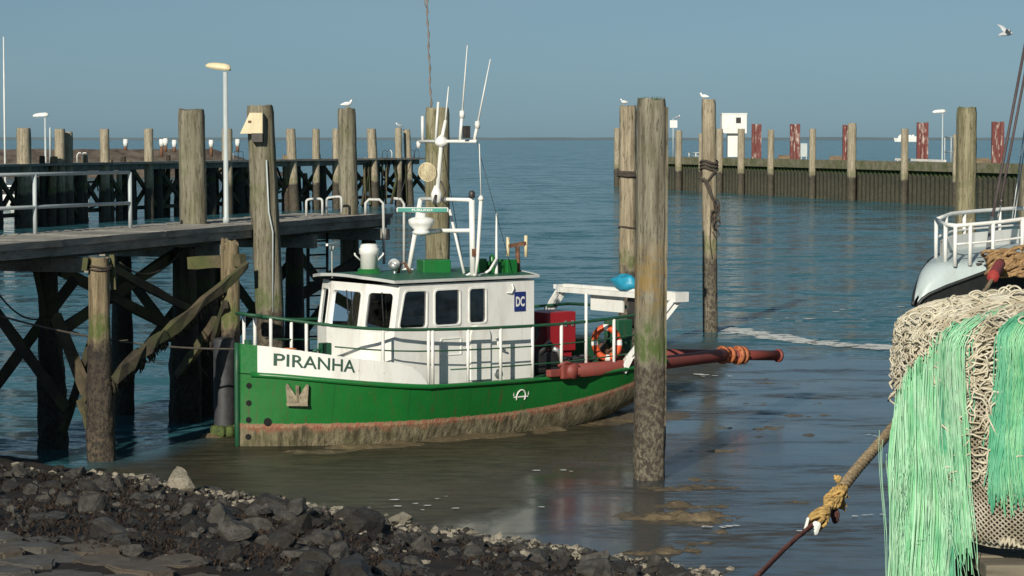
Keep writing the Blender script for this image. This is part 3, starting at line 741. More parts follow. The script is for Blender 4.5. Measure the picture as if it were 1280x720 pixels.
tall = [(-20, 165, .5), (30, 160, .52), (75, 161, .38), (85, 165, .38), (131, 161, .36), (186, 161, .36), (284, 161, .45), (365, 161, .42, ), (395, 161, .34), (420, 161, .34), (466, 161, .44), (498, 160, .34), (510, 162, .34)]
for k, tp in enumerate(tall):
    u, v_, r_ = tp; p = bjp(u, 0, -.5); m = MB(); lean = (-.045 if u in (365, 466, 510) else 0)
    b0 = Vector((p.x - lean * 5, p.y, -.5)); pile_mesh(m, b0, at(u, v_, p.y).z, r_, (lean, 0), 100 + k, .3, n=14, fat=.05); m.build('pile', P_FAR, bj)
rnd = random.Random(12); u = -40
while u < 520:
    for bk_ in (0.6, 3.0):
        p = bjp(u + rnd.uniform(-3, 3), 0, bk_); m = MB(); pile_mesh(m, Vector((p.x, p.y, -.5)), 4.3, .42, (0, 0), int(u) + 200, .2, n=10, fat=.12); m.build('pile', P_DARK, bj)
    a, b = bjp(u, -.5, .3), bjp(u + 34, -3.9, .3)
    for A_, B_ in ((a, b), (bjp(u + 34, -.5, .6), bjp(u, -3.9, .6))):
        m = MB(); m.bar(A_, B_, .2, .34); m.build('brace', BRACE, bj)
    u += 34
m = MB(); segs(m, -40, 510, -3.7, .2, .3, .8, 34); m.build('lower_waler', BRACE, bj)
rnd = random.Random(3)
for i in range(14):   # loose slanted poles and weed at the tangled end of the pier
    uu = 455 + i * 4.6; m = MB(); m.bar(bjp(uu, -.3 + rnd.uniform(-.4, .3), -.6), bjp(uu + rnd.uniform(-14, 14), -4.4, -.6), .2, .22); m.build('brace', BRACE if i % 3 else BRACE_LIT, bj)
for i in range(34):
    uu = rnd.uniform(-20, 505); p = bjp(uu, 0, rnd.uniform(-.5, 2.5)); m = MB(); pile_mesh(m, Vector((p.x, p.y, -.5)), rnd.uniform(3.2, 5.2), rnd.uniform(.16, .30), (rnd.uniform(-.06, .06), 0), 400 + i, .3, n=9, fat=.3); m.build('pile', (P_FAR, P_BROKEN, P_DARK)[i % 3], bj)
for i in range(46):
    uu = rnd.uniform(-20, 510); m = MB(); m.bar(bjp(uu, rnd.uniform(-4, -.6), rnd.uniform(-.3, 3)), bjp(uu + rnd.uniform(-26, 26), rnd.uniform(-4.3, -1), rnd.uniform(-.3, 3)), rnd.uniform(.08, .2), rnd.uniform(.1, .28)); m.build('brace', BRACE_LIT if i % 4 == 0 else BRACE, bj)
for k, (u, lab) in enumerate(((103, 'twin white hoops on the back jetty near its left end'), (484, 'twin white hoops on the back jetty beside the small gull pile'), (518, 'twin white hoops at the very end of the back jetty'), (298, 'twin white hoops on the back jetty right of the lamp post'))):
    root = empty('ladder_hoops', bjp(u, 0, .5), 0, lab, 'grab rail', 'ladder hoops on the back jetty'); s_ = 1.0
    for du in (-3, 3):
        m = MB(); c = bjp(u + du, 0, .5); m.tube([c + Vector((-.22, 0, 0)), c + Vector((-.22, 0, .55)), c + Vector((-.1, 0, .72)), c + Vector((.1, 0, .72)), c + Vector((.22, 0, .55)), c + Vector((.22, 0, 0))], .045, 6); m.build('hoop', WHITE, root)
lb = bjp(57, 0, 1.5); lamp(lb, at(57, 147, lb.y).z, (-1, 0, 0), .9, .07, 'thin pale lamp post far off on the back jetty at the left', 'harbour lamp posts')
lb = at(46, 196, 176); lb.z = 4.6
lb = bjp(63, 0, 2.0); tag((lambda o: o)(MBc(lambda m: m.lathe([(.1, 0), (.07, 2.6), (.03, 2.65)], lb, n=8)).build('signal_post', PALESTEEL)), 'short plain pale post beside the far left lamp', 'post')
# white topped marker posts on the breakwater
for k, (u, v0, v1) in enumerate(((202, 174, 196), (207, 173, 190), (218, 175, 190), (264, 175, 196), (297, 174, 190), (157, 174, 188))):
    Yq = 395; root = empty('marker_post', at(u, v1, Yq), 0, 'slim white-topped marker post standing on the brown breakwater', 'post', 'marker posts on the breakwater')
    m = MB(); m.lathe([(.28, 0), (.28, at(u, v0 + 9, Yq).z - at(u, v1, Yq).z)], at(u, v1, Yq), n=8); m.build('shaft', RUST, root)
    m = MB(); m.lathe([(.34, 0), (.42, .6), (.38, 1.2)], at(u, v0 + 9, Yq), n=8); m.build('cap', WHITE, root)

# moored white boats behind the left jetty, one of them a yacht with a tall mast
def small_boat(x, Yq, L, B, rz, label, cabin=True, mast=0.0, mx=.45):
    root = empty('moored_boat', (x, Yq, 0), rz, label, 'boat', 'small white boats moored behind the jetties')
    m = MB(); rows = []
    for i in range(13):
        f = i / 12; hbw = B/2 * (1 - max(0, (f - .45) / .55) ** 2.2) if f > .45 else B/2 * (.86 + .14 * f / .45); zz = 1.0 + .45 * f * f
        rows.append([Vector((L*(f-.5), -hbw*k, zd)) for k, zd in ((1, zz), (.96, .55), (.75, .1), (.2, -.3))] + [Vector((L*(f-.5), hbw*k, zd)) for k, zd in ((.2, -.3), (.75, .1), (.96, .55), (1, zz))])
    m.grid(rows); m.add([rows[0][i] for i in range(8)], [tuple(range(8))])
    m.grid([[r_[0] + Vector((0, .03, -.06)), r_[7] + Vector((0, -.03, -.06))] for r_ in rows], mi=0); m.build('hull', WHITE, root, local=True)
    if cabin:
        m = MB(); cx0, cx1 = -L*.15, L*.22
        m.prism([(cx0, 1.0), (cx1 + .5, 1.0), (cx1, 1.95), (cx0 + .15, 2.0)], -B*.33, B*.33, mp=lambda a, b, c: Vector((a, c, b))); m.build('cabin', WHITE, root, local=True)
        m = MB(); m.prism([(cx0 + .35, 1.45), (cx1 + .12, 1.45), (cx1 - .05, 1.8), (cx0 + .4, 1.8)], -B*.33 - .015, B*.33 + .015, mp=lambda a, b, c: Vector((a, c, b))); m.build('window', BLACK, root, local=True)
    if mast:
        m = MB(); m.lathe([(.10, 1.0), (.085, mast*.6), (.045, mast)], (L*(mx - .5), 0, 0), n=8); m.build('mast', WHITE, root, local=True)
        m = MB(); m.bar((L*(mx - .5), 0, 2.2), (L*(mx - .5) - 3.4, 0, 2.15), .12, .14); m.build('boom', WHITE, root, local=True)
    return root
Yq = 215; small_boat(at(12, 200, Yq).x, Yq, 8.5, 2.8, R(172), 'white sailing yacht with a tall bare mast behind the back jetty, far left', True, at(5, 46, Yq).z, .55)
Yq = 205; small_boat(at(62, 200, Yq).x, Yq, 6.5, 2.5, R(8), 'white cabin motorboat moored behind the back jetty, below the far lamp')
Yq = 228; small_boat(at(-22, 200, Yq).x, Yq, 7.0, 2.6, R(15), 'white motorboat cut by the left edge behind the back jetty', True, 9.0)

# ------------------------------------------------------------------ far quay on the right
QA = Vector((19.8, 305, 0)); QB = Vector((41.8, 228, 0)); QD = (QB - QA).normalized(); QN = Vector((QD.y, -QD.x, 0))      # QN points back, away from the harbour
if QN.x < 0: QN = -QN
QT = 3.98
def Q(t_, y_, z_): return QA + QD * t_ + QN * y_ + Vector((0, 0, z_))
def qt(u, back=0.0):   # distance along the quay, at some depth behind its front, that shows at picture column u
    k = (u - 640) / F; return (k * (QA.y + back * QN.y) - QA.x - back * QN.x) / (QD.x - k * QD.y)
quay = empty('harbour_quay', QA, 0, 'long dark sheet-piled quay with a green capping across the harbour', 'quay')
t0, t1 = qt(772), qt(1440)
m = MB(); m.bar(Q(t0, .25, QT - .25), Q(t1, .25, QT - .25), .9, .9, jit=0); m.build('capping', plank_wood('quay_cap', (.26, .235, .16), (.13, .12, .07), .7), quay)
m = MB(); m.bar(Q(t0, 4.2, QT - .1), Q(t1, 4.2, QT - .1), 7.0, .2); m.build('quay_deck', plain('quay_deck_stone', (.28, .25, .19), .9, 0, .3, .4), quay)
SHEET = pile_wood('sheet_piling', (.062, .074, .036), (.020, .024, .014), 3.3, .7, .8, 0, (.017, .018, .011), (.085, .082, .045))
m = MB(); pts = []; t_ = t0
while t_ < t1:
    for dt, dy in ((0, 0), (.35, 0), (.5, .45), (.85, .45)): pts.append((t_ + dt, dy))
    t_ += 1.0
m.grid([[Q(a, b + .15, QT - .72), Q(a, b + .15, 1.6), Q(a, b + .15, -.6)] for a, b in pts], smooth=False); m.build('sheet_pile_wall', SHEET, quay)
m = MB(); m.bar(Q(t0 + .2, .5, 1.5), Q(t0 + .2, 8, 1.5), .3, 4.6); m.build('end_wall', SHEET, quay)
RW, rt, rb = new_mat('flaking_red_white_paint'); v_ = geopos(rt); n_ = noise_at(rt, v_, 3.4, 6, .75, (1, 1, .22))
rt.links.new(mixc(rt, ramp(rt, n_, .53, .63), (.15, .042, .036), (.52, .44, .38)), rb.inputs['Base Color']); rb.inputs['Roughness'].default_value = .8
grp = 'fender piles along the far quay'
for k, (u, v_, r_, lab) in enumerate(((771, 160, .40, 'pale pile at the far left end of the quay, just left of the dark-banded pile'), (848, 163, .42, 'pale quay pile right of the grass-topped pile, below the sign'), (876, 167, .3, 'pale stub pile just left of the chain-hung pile'), (899, 161, .42, 'pale quay pile left of the white cabin'), (926, 161, .42, 'pale quay pile in front of the right edge of the white cabin'),
        (963, 162, .36, 'slim quay pile between the first two red and white posts'), (1015, 161, .36, 'slim quay pile right of the second red and white post'), (1064, 154, .46, 'tallest pale quay pile, with a rusty post behind it'), (1130, 161, .36, 'slim quay pile standing before the white handrail'), (1194, 168, .3, 'pale quay pile touching the green-streaked mooring pile'))):
    t_ = qt(u, -.35); p = Q(t_, -.35, -.5); mooring_pile(p, at(u, v_, p.y).z, r_, P_FAR, lab, (0, 0), 300 + k, .4, grp, n=14)
for k, (u, v_, lab) in enumerate(((945, 155, 'flaking red and white steel post right of the white cabin'), (993, 155, 'flaking red and white steel post, second from the cabin'), (1059, 156, 'rusty red post hidden behind the tallest pale quay pile'), (1152, 153, 'flaking red and white steel post near the quay lamp'), (1246, 152, 'flaking red and white steel post seen behind the rigging lines'))):
    t_ = qt(u, 2.4); p = Q(t_, 2.4, 3.6); root = empty('steel_post', p, 0, lab, 'post', 'red and white posts on the far quay'); zt = at(u, v_, p.y).z
    m = MB()
    for sx in (-1, 1): m.box(p + Vector((sx * .38, 0, (zt - p.z)/2)), (.36, .5, zt - p.z), bev=.03)
    m.box(p + Vector((0, .1, (zt - p.z)/2)), (.5, .16, zt - p.z - .1)); m.build('shaft', RW, root)
# white cabin on a leg
t_ = qt(916, 2.2); p = Q(t_, 2.2, 0); pxm = p.y / F
cab = empty('harbour_cabin', Vector((p.x, p.y, QT)), 0, 'small white watch cabin on a narrow base standing on the far quay', 'cabin')
z1, z2, z3 = at(916, 196, p.y).z, at(916, 167, p.y).z, at(916, 143, p.y).z
m = MB(); m.box((p.x, p.y, (z1 + z2)/2), (15*pxm, 1.5, z2 - z1)); m.build('base', WHITE, cab)
m = MB(); m.box((p.x, p.y - .1, (z2 + z3)/2 + .02), (31*pxm, 2.6, z3 - z2), bev=.03); m.build('upper_box', WHITE, cab)
m = MB(); m.box((p.x + 5*pxm, p.y - 1.42, z3 - 7.5*pxm), (6*pxm, .04, 7*pxm)); m.build('window', BLACK, cab)
m = MB(); m.box((p.x, p.y - .1, z3 + .08), (32*pxm, 2.7, .12)); m.build('roof', WHITE, cab)
# sign, rails, lamp and small things on the quay
t_ = qt(841, 1.5); p = Q(t_, 1.5, QT); sg = empty('harbour_sign', p, 0, 'white square sign on a thin pole on the far quay, a gull on its corner', 'sign')
zt = at(841, 148, p.y).z; m = MB(); m.lathe([(.07, 0), (.07, zt - QT)], p, n=8); m.build('pole', PALESTEEL, sg)
m = MB(); m.box((p.x + .05, p.y - .1, at(841, 155, p.y).z), (.95, .05, .95)); m.build('board', WHITE, sg)
def qrail(u0, u1, h, n_, label, mat):
    pts = [Q(qt(u0 + (u1 - u0) * i / n_, 1.0), 1.0, QT) for i in range(n_ + 1)]; railing('quay_railing', pts, h, 2, label, mat, .05, 'railings on the far quay')
qrail(861, 878, .75, 2, 'short pale railing on the quay behind the chain-hung pile', WHITE)
qrail(1180, 1196, 2.6, 2, 'tall pale railing of a quay stair by the green-streaked pile', PALESTEEL)
t_ = qt(1148); m = MB(); m.bar(Q(qt(1119, .9), .9, QT + .38), Q(qt(1181, .9), .9, QT + .3), .18, .22); bmr = m.build('barrier_bar', WHITE); tag(bmr, 'long low white bar along the quay edge behind a slim pile', 'barrier')
m = MB()
for u in (1122, 1150, 1178): m.box(Q(qt(u, .9), .9, QT + .12), (.2, .2, .3))
m.build('foot', WHITE, bmr)
t_ = qt(1177, 2.0); p = Q(t_, 2.0, QT); lamp(p, at(1177, 142, p.y).z, (-1, 0, 0), 1.0, .06, 'thin pale lamp post standing on the far quay right of the ship', 'harbour lamp posts')
t_ = qt(1004, 1.6); p = Q(t_, 1.6, QT); o = empty('service_cabinet', p, 0, 'pale blue-green cabinet on the far quay between posts', 'cabinet')
m = MB(); m.box(p + Vector((0, 0, 1.2)), (.75, .5, 1.5), bev=.03); m.build('body', PALESTEEL, o)
m = MB()
for sx in (-.28, .28): m.box(p + Vector((sx, 0, .24)), (.1, .4, .48))
m.build('leg', PALESTEEL, o)
for u, lab in ((983, 'low brown stack of timber lying on the quay beside the second red post'), (1048, 'low brown stack of timber lying on the quay left of the tallest pile'), (1228, 'low grey stack of timber on the quay behind the rigging')):
    p = Q(qt(u, 2.0), 2.0, QT); m = MB()
    for k in range(3):
        m.bar(p + Vector((-1.1 + .1*k, .25*k, .12 + .2*k)), p + Vector((.9 - .12*k, .25*k, .12 + .2*k)), .22, .2)
    tag(m.build('timber_stack', plank_wood('stack_wood', (.25, .19, .12), (.12, .09, .06))), lab, 'timber', 'timber stacks on the far quay')
# white ferry on the horizon
ferry = empty('ferry', (at(1134, 174, 9000).x, 9000, 0), 0, 'white passenger ferry far out on the horizon beyond the quay', 'ship')
m = MB(); rows = []
L_ = 100
for f, k in ((-.5, .02), (-.42, .7), (-.2, 1), (.45, 1), (.5, .85)): rows.append([Vector((L_*f, -9*k, 13 if f > -.45 else 15)), Vector((L_*(f + (.04 if f < -.3 else 0)), -7*k, -1)), Vector((L_*(f + (.04 if f < -.3 else 0)), 7*k, -1)), Vector((L_*f, 9*k, 13 if f > -.45 else 15))])
m.grid(rows, smooth=False); m.add([rows[-1][i] for i in range(4)], [(0,1,2,3)]); m.grid([[r_[0], r_[3]] for r_ in rows]); m.build('hull', WHITE, ferry, local=True)
m = MB(); m.box((2, 0, 16.5), (74, 15, 7)); m.box((-8, 0, 22.5), (46, 13, 5)); m.box((-18, 0, 27), (14, 11, 4)); m.build('superstructure', WHITE, ferry, local=True)
m = MB(); m.box((22, 0, 23), (8, 6, 6), bev=.8); m.build('funnel', WHITE, ferry, local=True)
m = MB(); m.lathe([(.8, 0), (.4, 10)], (-16, 0, 29), n=6); m.build('mast', WHITE, ferry, local=True)

# ------------------------------------------------------------------ the green boat
BO = Vector((-5.63, 49.2, 0)); YAW = R(38)
boat = empty('work_boat', BO, YAW, 'green and white work boat with a wheelhouse, lying on the mud at low tide', 'boat')
def hb(x):
    if x < 4: return .08 + 1.92 * (1 - (1 - max(x, 0) / 4) ** 2.3)
    if x < 7.5: return 2.0
    return 2.0 - .45 * ((x - 7.5) / 2.9) ** 2
def lerpt(tb, x):
    for (x0, a), (x1, b) in zip(tb, tb[1:]):
        if x <= x1: return a + (b - a) * max(0, min(1, (x - x0) / (x1 - x0)))
    return tb[-1][1]
SHEER = [(0, 1.50), (.6, 1.46), (1.3, 1.38), (2.0, 1.30), (2.8, 1.22), (3.4, 1.17), (5, 1.15), (6.5, 1.15), (8, 1.18), (9.5, 1.24), (10.4, 1.28)]
RAILZ = [(0, 2.74), (.45, 2.67), (1.0, 2.57), (1.7, 2.47), (2.4, 2.40), (3.4, 2.36), (4.5, 2.33), (5.5, 2.31), (7, 2.31), (8.5, 2.36), (10.2, 2.44)]
BULW = [(-.05, 2.13), (.5, 2.06), (1.2, 1.94), (1.8, 1.83), (2.4, 1.74), (2.75, 1.70), (3.0, 1.60), (3.2, 1.44), (3.32, 1.30), (3.4, 1.19)]
sheer = lambda x: lerpt(SHEER, x); railz = lambda x: lerpt(RAILZ, x); bulw = lambda x: lerpt(BULW, x)
def keel(x): return -.5 if x < 5 else -.5 + .055 * (x - 5) ** 1.75
def hull_y(x, z):
    zs = sheer(x); zk = keel(x); f = max(0, min(1, (z - zk) / (zs - zk)))
    full = f ** .16 if x > 3 else f ** (.16 + .20 * (3 - x) / 3)
    return hb(x) * (.30 + .70 * full) * (1 - .03 * (1 - f))
XS = [0, .06, .15, .3, .5, .75, 1.05, 1.4, 1.8, 2.3, 2.8, 3.4, 4, 5, 6, 7, 7.6, 8.2, 8.8, 9.4, 9.9, 10.4]
m = MB(); rows = []
for x in XS:
    zs, zk = sheer(x), keel(x); prof = [(zk + (zs - zk) * (k / 12) ** 1.0) for k in range(13)]
    rows.append([Vector((x, -hull_y(x, z), z)) for z in reversed(prof)] + [Vector((x, hull_y(x, z), z)) for z in prof])
m.grid(rows); m.add(rows[-1], [tuple(range(26))]); m.add(rows[0], [tuple(range(26))])
m.build('hull', HULL, boat, local=True)
m = MB(); m.grid([[Vector((x, -hb(x) + .02, sheer(x) - .03)), Vector((x, 0, sheer(x) + .02)), Vector((x, hb(x) - .02, sheer(x) - .03))] for x in XS]); m.build('deck', DKGREEN, boat, local=True)
for s in (-1, 1):
    m = MB(); m.tube([Vector((x, s * (hb(x) + .02), sheer(x) + .0)) for x in XS if x > .12], [.055 if x < 3.6 else .045 for x in XS if x > .12], 8); m.build('rubbing_strake', GREEN if s < 0 else GREEN, boat, local=True)
# bulwark: green at the stem, white name board aft of it
BXS = [0, .08, .16, .24]; PXS = [.24, .35, .5, .7, .95, 1.2, 1.5, 1.8, 2.1, 2.4, 2.75, 2.9, 3.0, 3.1, 3.2, 3.27, 3.33, 3.38]
def bul_y(x, z): return hb(x) + .015 + (.05 * max(0, z - sheer(x)) if x > .3 else 0)
for s in (-1, 1):
    for nm, xs_, mt in (('bow_plate', BXS, GREEN), ('name_board', PXS, WHITE_R)):
        m = MB(); rows = []
        for x in xs_:
            z0, z1 = sheer(x) + .02, max(bulw(x), sheer(x) + .03)
            rows.append([Vector((x, s * (bul_y(x, z0) - .05), z0)), Vector((x, s * bul_y(x, z0), z0)), Vector((x, s * bul_y(x, z1), z1)), Vector((x, s * (bul_y(x, z1) - .05), z1)), Vector((x, s * (bul_y(x, z0) - .05), z0))])
        m.grid(rows, smooth=False); m.add(rows[0][:4], [(0, 1, 2, 3)]); m.add(rows[-1][:4], [(0, 1, 2, 3)]); m.build(nm, mt, boat, local=True)
m = MB(); m.tube([(-.03, 0, -.4), (-.04, 0, .5), (-.04, 0, 1.5), (-.03, 0, 2.14)], .055, 8); m.build('stem_bar', DKGREEN, boat, local=True)
# text helper: default font turned into a mesh, mapped onto a surface
def text_mesh(txt, size, mp, thick=.012, bold=.0, width=None, height=None):
    cu = bpy.data.curves.new('lettering', 'FONT'); cu.body = txt; cu.size = size; cu.offset = bold; cu.resolution_u = 3
    ob = bpy.data.objects.new('lettering', cu); COL.objects.link(ob)
    dg = bpy.context.evaluated_depsgraph_get(); dg.update(); me = bpy.data.meshes.new_from_object(ob.evaluated_get(dg))
    vs = [v.co.copy() for v in me.vertices]; fs = [list(p.vertices) for p in me.polygons]
    bpy.data.objects.remove(ob); bpy.data.curves.remove(cu); bpy.data.meshes.remove(me)
    x0, x1 = min(v.x for v in vs), max(v.x for v in vs); y0, y1 = min(v.y for v in vs), max(v.y for v in vs)
    m = MB(); m.add([mp((v.x - x0) / (x1 - x0), (v.y - y0) / (y1 - y0), thick) for v in vs], fs); return m
def name_map(s):
    def mp(a, b, d):
        if s > 0: a = 1 - a
        x = .47 + 1.36 * a ** .92; zb = 1.685 - .155 * a; z = zb + .255 * b
        return Vector((x, s * (bul_y(x, z) + d), z))
    return mp
for s in (-1, 1): text_mesh('PIRANHA', 1, name_map(s), .012, .012).build('name_lettering', LETTER, boat, local=True)
# stem holes, anchor, load mark
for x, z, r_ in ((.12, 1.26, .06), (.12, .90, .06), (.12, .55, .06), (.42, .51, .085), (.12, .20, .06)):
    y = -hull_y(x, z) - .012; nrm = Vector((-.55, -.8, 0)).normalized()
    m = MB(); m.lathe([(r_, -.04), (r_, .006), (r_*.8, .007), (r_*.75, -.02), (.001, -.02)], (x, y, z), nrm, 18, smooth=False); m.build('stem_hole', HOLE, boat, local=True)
m = MB(); ax_, az_ = .86, 1.08; yy = -hull_y(.86, 1.08) - .05; tx = Vector((.72, -.69, 0)).normalized(); nn = Vector((-.69, -.72, 0)).normalized()
AP = lambda a, b, d=0: Vector((ax_, yy, az_)) + tx * a + Vector((0, 0, b)) + nn * d
for sx in (-1, 1):
    pl = [(.03*sx, -.02), (.20*sx, .24), (.24*sx, .20), (.21*sx, -.20), (.06*sx, -.22), (.03*sx, -.1)]
    m.add([AP(a, b, .0 + .10*abs(a)) for a, b in pl] + [AP(a, b, .05 + .10*abs(a)) for a, b in pl], [tuple(range(6)), tuple(range(6, 12))] + [(i, (i+1) % 6, 6 + (i+1) % 6, 6 + i) for i in range(6)])
m.bar(AP(-.22, -.19, .06), AP(.22, -.19, .06), .07, .06); m.bar(AP(0, .2, .05), AP(0, -.18, .05), .05, .05); m.build('anchor', plain('rusty_galvanised_anchor', (.27, .23, .16), .75, .2, .4, 10, .5), boat, local=True)
m = MB(); mk = Vector((5.87, -hull_y(5.87, .80) - .010, .80))
m.tube([Vector((mk.x + .12*math.cos(a), -hull_y(mk.x, mk.z + .15*math.sin(a)) - .012, mk.z + .15*math.sin(a))) for a in [math.pi*(i - 2)/12 for i in range(17)]], .017, 5)
m.bar(mk + Vector((-.19, 0, 0)), mk + Vector((.19, 0, 0)), .012, .028); m.bar(mk + Vector((-.2, 0, .10)), mk + Vector((-.16, 0, .10)), .012, .025); m.bar(mk + Vector((-.2, 0, .10)), mk + Vector((-.2, 0, .03)), .012, .02); m.bar(mk + Vector((.2, 0, .12)), mk + Vector((.2, 0, .03)), .012, .02)
m.build('load_mark', WHITE, boat, local=True)

# wheelhouse
WY = 1.45; ZB = 1.10; ZT = 3.28; SILL = 2.3
wh = MB(); wh_in = 1
side_out = [(2.9, ZB), (6.62, ZB), (6.62, ZT), (3.05, ZT), (2.9, SILL)]
WIN = [quadround((3.02, 2.38), (3.72, 2.37), (3.74, 3.13), (3.18, 3.14), .09), quadround((3.95, 2.40), (4.60, 2.40), (4.60, 3.13), (3.95, 3.13), .09), quadround((4.86, 2.41), (5.30, 2.41), (5.30, 3.13), (4.86, 3.13), .08)]
for s in (-1, 1):
    wh.panel(side_out, WIN, lambda a, b, d, s=s: Vector((a, s * (WY - d), b)), .05, 0, 1)
FP = [(2.9, -WY), (2.6, -.65), (2.6, .65), (2.9, WY)]
facets = []
for k in range(3):
    a, b = Vector((*FP[k], 0)), Vector((*FP[k+1], 0)); d_ = (b - a); L_ = d_.length; d_.normalize(); inw = Vector((d_.y, -d_.x, 0)); inw = inw if inw.x > 0 else -inw
    def mp(s_, z_, dd, a=a, d_=d_, inw=inw):
        return a + d_ * s_ + inw * dd + Vector((.15 * max(0, (z_ - SILL) / (ZT - SILL)), 0, z_))
    wn = rrect(.13, L_ - .10, 2.33, 3.10, .09)
    facets.append((mp, wn)); wh.panel([(0, ZB), (L_, ZB), (L_, SILL), (L_, ZT), (0, ZT), (0, SILL)], [wn], mp, .05, 0, 1)
wh.add([(6.62, -WY, ZB), (6.62, WY, ZB), (6.62, WY, ZT), (6.62, -WY, ZT)], [(0, 1, 2, 3)]); wh.add([(6.58, -WY, ZB), (6.58, WY, ZB), (6.58, WY, ZT), (6.58, -WY, ZT)], [(3, 2, 1, 0)], 1)
wheelhouse = wh.build('wheelhouse', [WHITE, BROWNINT], boat, local=True)
def ring(m, outline, mp, w_=.035, proud=.022):
    c = Vector((sum(p[0] for p in outline) / len(outline), sum(p[1] for p in outline) / len(outline)))
    out = []
    for p in outline:
        d_ = (Vector(p) - c); d_ = d_ * (1 + w_ / d_.length); out.append(tuple(c + d_))
    m.panel(out, [outline], lambda a, b, dd: mp(a, b, -dd), proud)
for s in (-1, 1):
    for wn in WIN:
        mp = lambda a, b, d, s=s: Vector((a, s * (WY - d), b))
        m = MB(); ring(m, wn, mp, .04, .02); fr = m.build('window', WHITE, wheelhouse, local=True)
        m = MB(); m.add([mp(a, b, .03) for a, b in wn], [tuple(range(len(wn)))]); m.build('pane', GLASS, wheelhouse, local=True)
for mp, wn in facets:
    m = MB(); ring(m, wn, mp, .035, .015); m.build('window', WHITE, wheelhouse, local=True)
    m = MB(); m.add([mp(a, b, .03) for a, b in wn], [tuple(range(len(wn)))]); m.build('pane', GLASS, wheelhouse, local=True)
# interior seen through the glass
m = MB(); m.box((3.15, 0, 1.75), (.5, 2.4, 1.1)); m.box((3.2, -.5, 2.38), (.3, .5, .2)); m.box((3.3, 1.0, 2.5), (.5, .7, .9)); m.box((5.2, 1.2, 2.2), (2.2, .3, 1.9)); m.box((3.1, .3, 2.45), (.25, .35, .3)); m.build('dashboard_and_dark_blocks', BROWNINT, wheelhouse, local=True)  # dashboard, plus dark blocks added to shut out brightness from the far windows
m = MB(); m.box((4.2, .45, 1.85), (.5, .5, .12), bev=.04); m.box((4.45, .45, 2.25), (.1, .5, .75), bev=.04); m.lathe([(.05, 1.15), (.05, 1.85)], (4.2, .45, 0), n=8); m.build('helm_seat', BLACK, wheelhouse, local=True)
m = MB(); m.grid([[Vector((5.0 + .07*i, -1.15 + .03*math.sin(i*1.9), 2.35 + .12*j - .02*i*math.sin(j))) for j in range(5)] for i in range(5)]); m.box((5.1, -1.0, 2.4), (.3, .2, .35), bev=.06); m.build('yellow_oilskin', YELLOW, wheelhouse, local=True)
for mp, wn in facets[:2]:
    L0 = max(p[0] for p in wn); m = MB(); m.tube([mp(L0*.55, 3.12, -.03), mp(L0*.42, 2.62, -.03)], .012, 5); m.tube([mp(L0*.36, 2.42, -.025), mp(L0*.47, 2.84, -.025)], .010, 5); m.build('wiper', BLACK, wheelhouse, local=True)
# door in the port side
m = MB(); dz = [(4.86, 1.18), (5.38, 1.18)] + [(5.12 + .26*math.cos(a), 2.13 + .22*math.sin(a)) for a in [math.pi*i/10 for i in range(11)]]
m.prism(dz, -WY - .06, -WY - .004, mp=lambda a, b, c: Vector((a, c, b))); door = m.build('door', WHITE, wheelhouse, local=True)
m = MB(); m.tube([(5.55, -WY - .03, 2.05), (5.55, -WY - .1, 2.05), (5.55, -WY - .1, 1.85), (5.75, -WY - .1, 1.78)], .025, 6); m.build('handle', WHITE, wheelhouse, local=True)
m = MB(); ring(m, rrect(4.12, 4.62, 1.76, 2.09, .03), lambda a, b, d: Vector((a, -WY + d, b)), .03, .018); m.build('hatch', WHITE, wheelhouse, local=True)
m = MB(); m.tube([(5.62 + .09*math.cos(a), -WY - .02, 1.28 + .09*math.sin(a)) for a in [2*math.pi*i/12 for i in range(12)]], .02, 5, closed=True); m.box((5.62, -WY - .015, 1.28), (.1, .03, .1)); m.build('side_valve', STEEL, wheelhouse, local=True)
m = MB(); m.box((6.22, -WY - .012, 2.81), (.30, .018, .42)); pl = m.build('name_plate', NAVY, wheelhouse, local=True)
mm = text_mesh('DC', 1, lambda a, b, d: Vector((6.10 + .24*a, -WY - .021 - d, 2.70 + .22*b)), .004, .035); mm.build('plate_lettering', WHITE, wheelhouse, local=True)
m = MB(); m.tube([(5.85, -WY - .03, 3.02), (5.97, -WY - .04, 3.0), (6.02, -WY - .05, 3.1), (5.97, -WY - .05, 3.2)], .018, 6); m.build('pipe_bend', WHITE, wheelhouse, local=True)
m = MB(); m.tube([(2.72, -.95, 2.32), (2.74, -.95, 2.12), (2.80, -1.1, 1.94), (2.9, -1.42, 1.88)], .012, 5); m.build('cable', DARKSTEEL, wheelhouse, local=True)
# roof with camber and overhang
def rf(y): return 2.53 if abs(y) < .75 else 2.53 + (abs(y) - .75) * .40
ysr = [-1.54 + 3.08 * i / 16 for i in range(17)]
rz = lambda y, dz: ZT + .03 + .10 * (1 - (y / 1.58) ** 2) + dz
m = MB(); m.grid([[Vector((rf(y) + .02, y, rz(y, .06))), Vector((3.4, y, rz(y, .07))), Vector((5, y, rz(y, .07))), Vector((6.68, y, rz(y, .05)))] for y in ysr]); m.build('roof', paint('roof_green', (.016, .115, .055), .45, (.10, .10, .07), .5, 3), wheelhouse, local=True)
m = MB(); rimo = [Vector((rf(y), y, 0)) for y in ysr] + [Vector((6.70, y, 0)) for y in reversed(ysr)]; n_ = len(rimo)
up = [p + Vector((0, 0, rz(p.y, .068))) for p in rimo]; dn = [p + Vector((0, 0, rz(p.y, .005))) for p in rimo]
m.add(up + dn, [(i, (i+1) % n_, n_ + (i+1) % n_, n_ + i) for i in range(n_)]); m.grid([[dn[i], dn[n_ - 1 - i]] for i in range(17)])
m.build('roof_edge', paint('grey_white_paint', (.52, .54, .52), .5, (.25, .22, .18), .4, 4), wheelhouse, local=True)
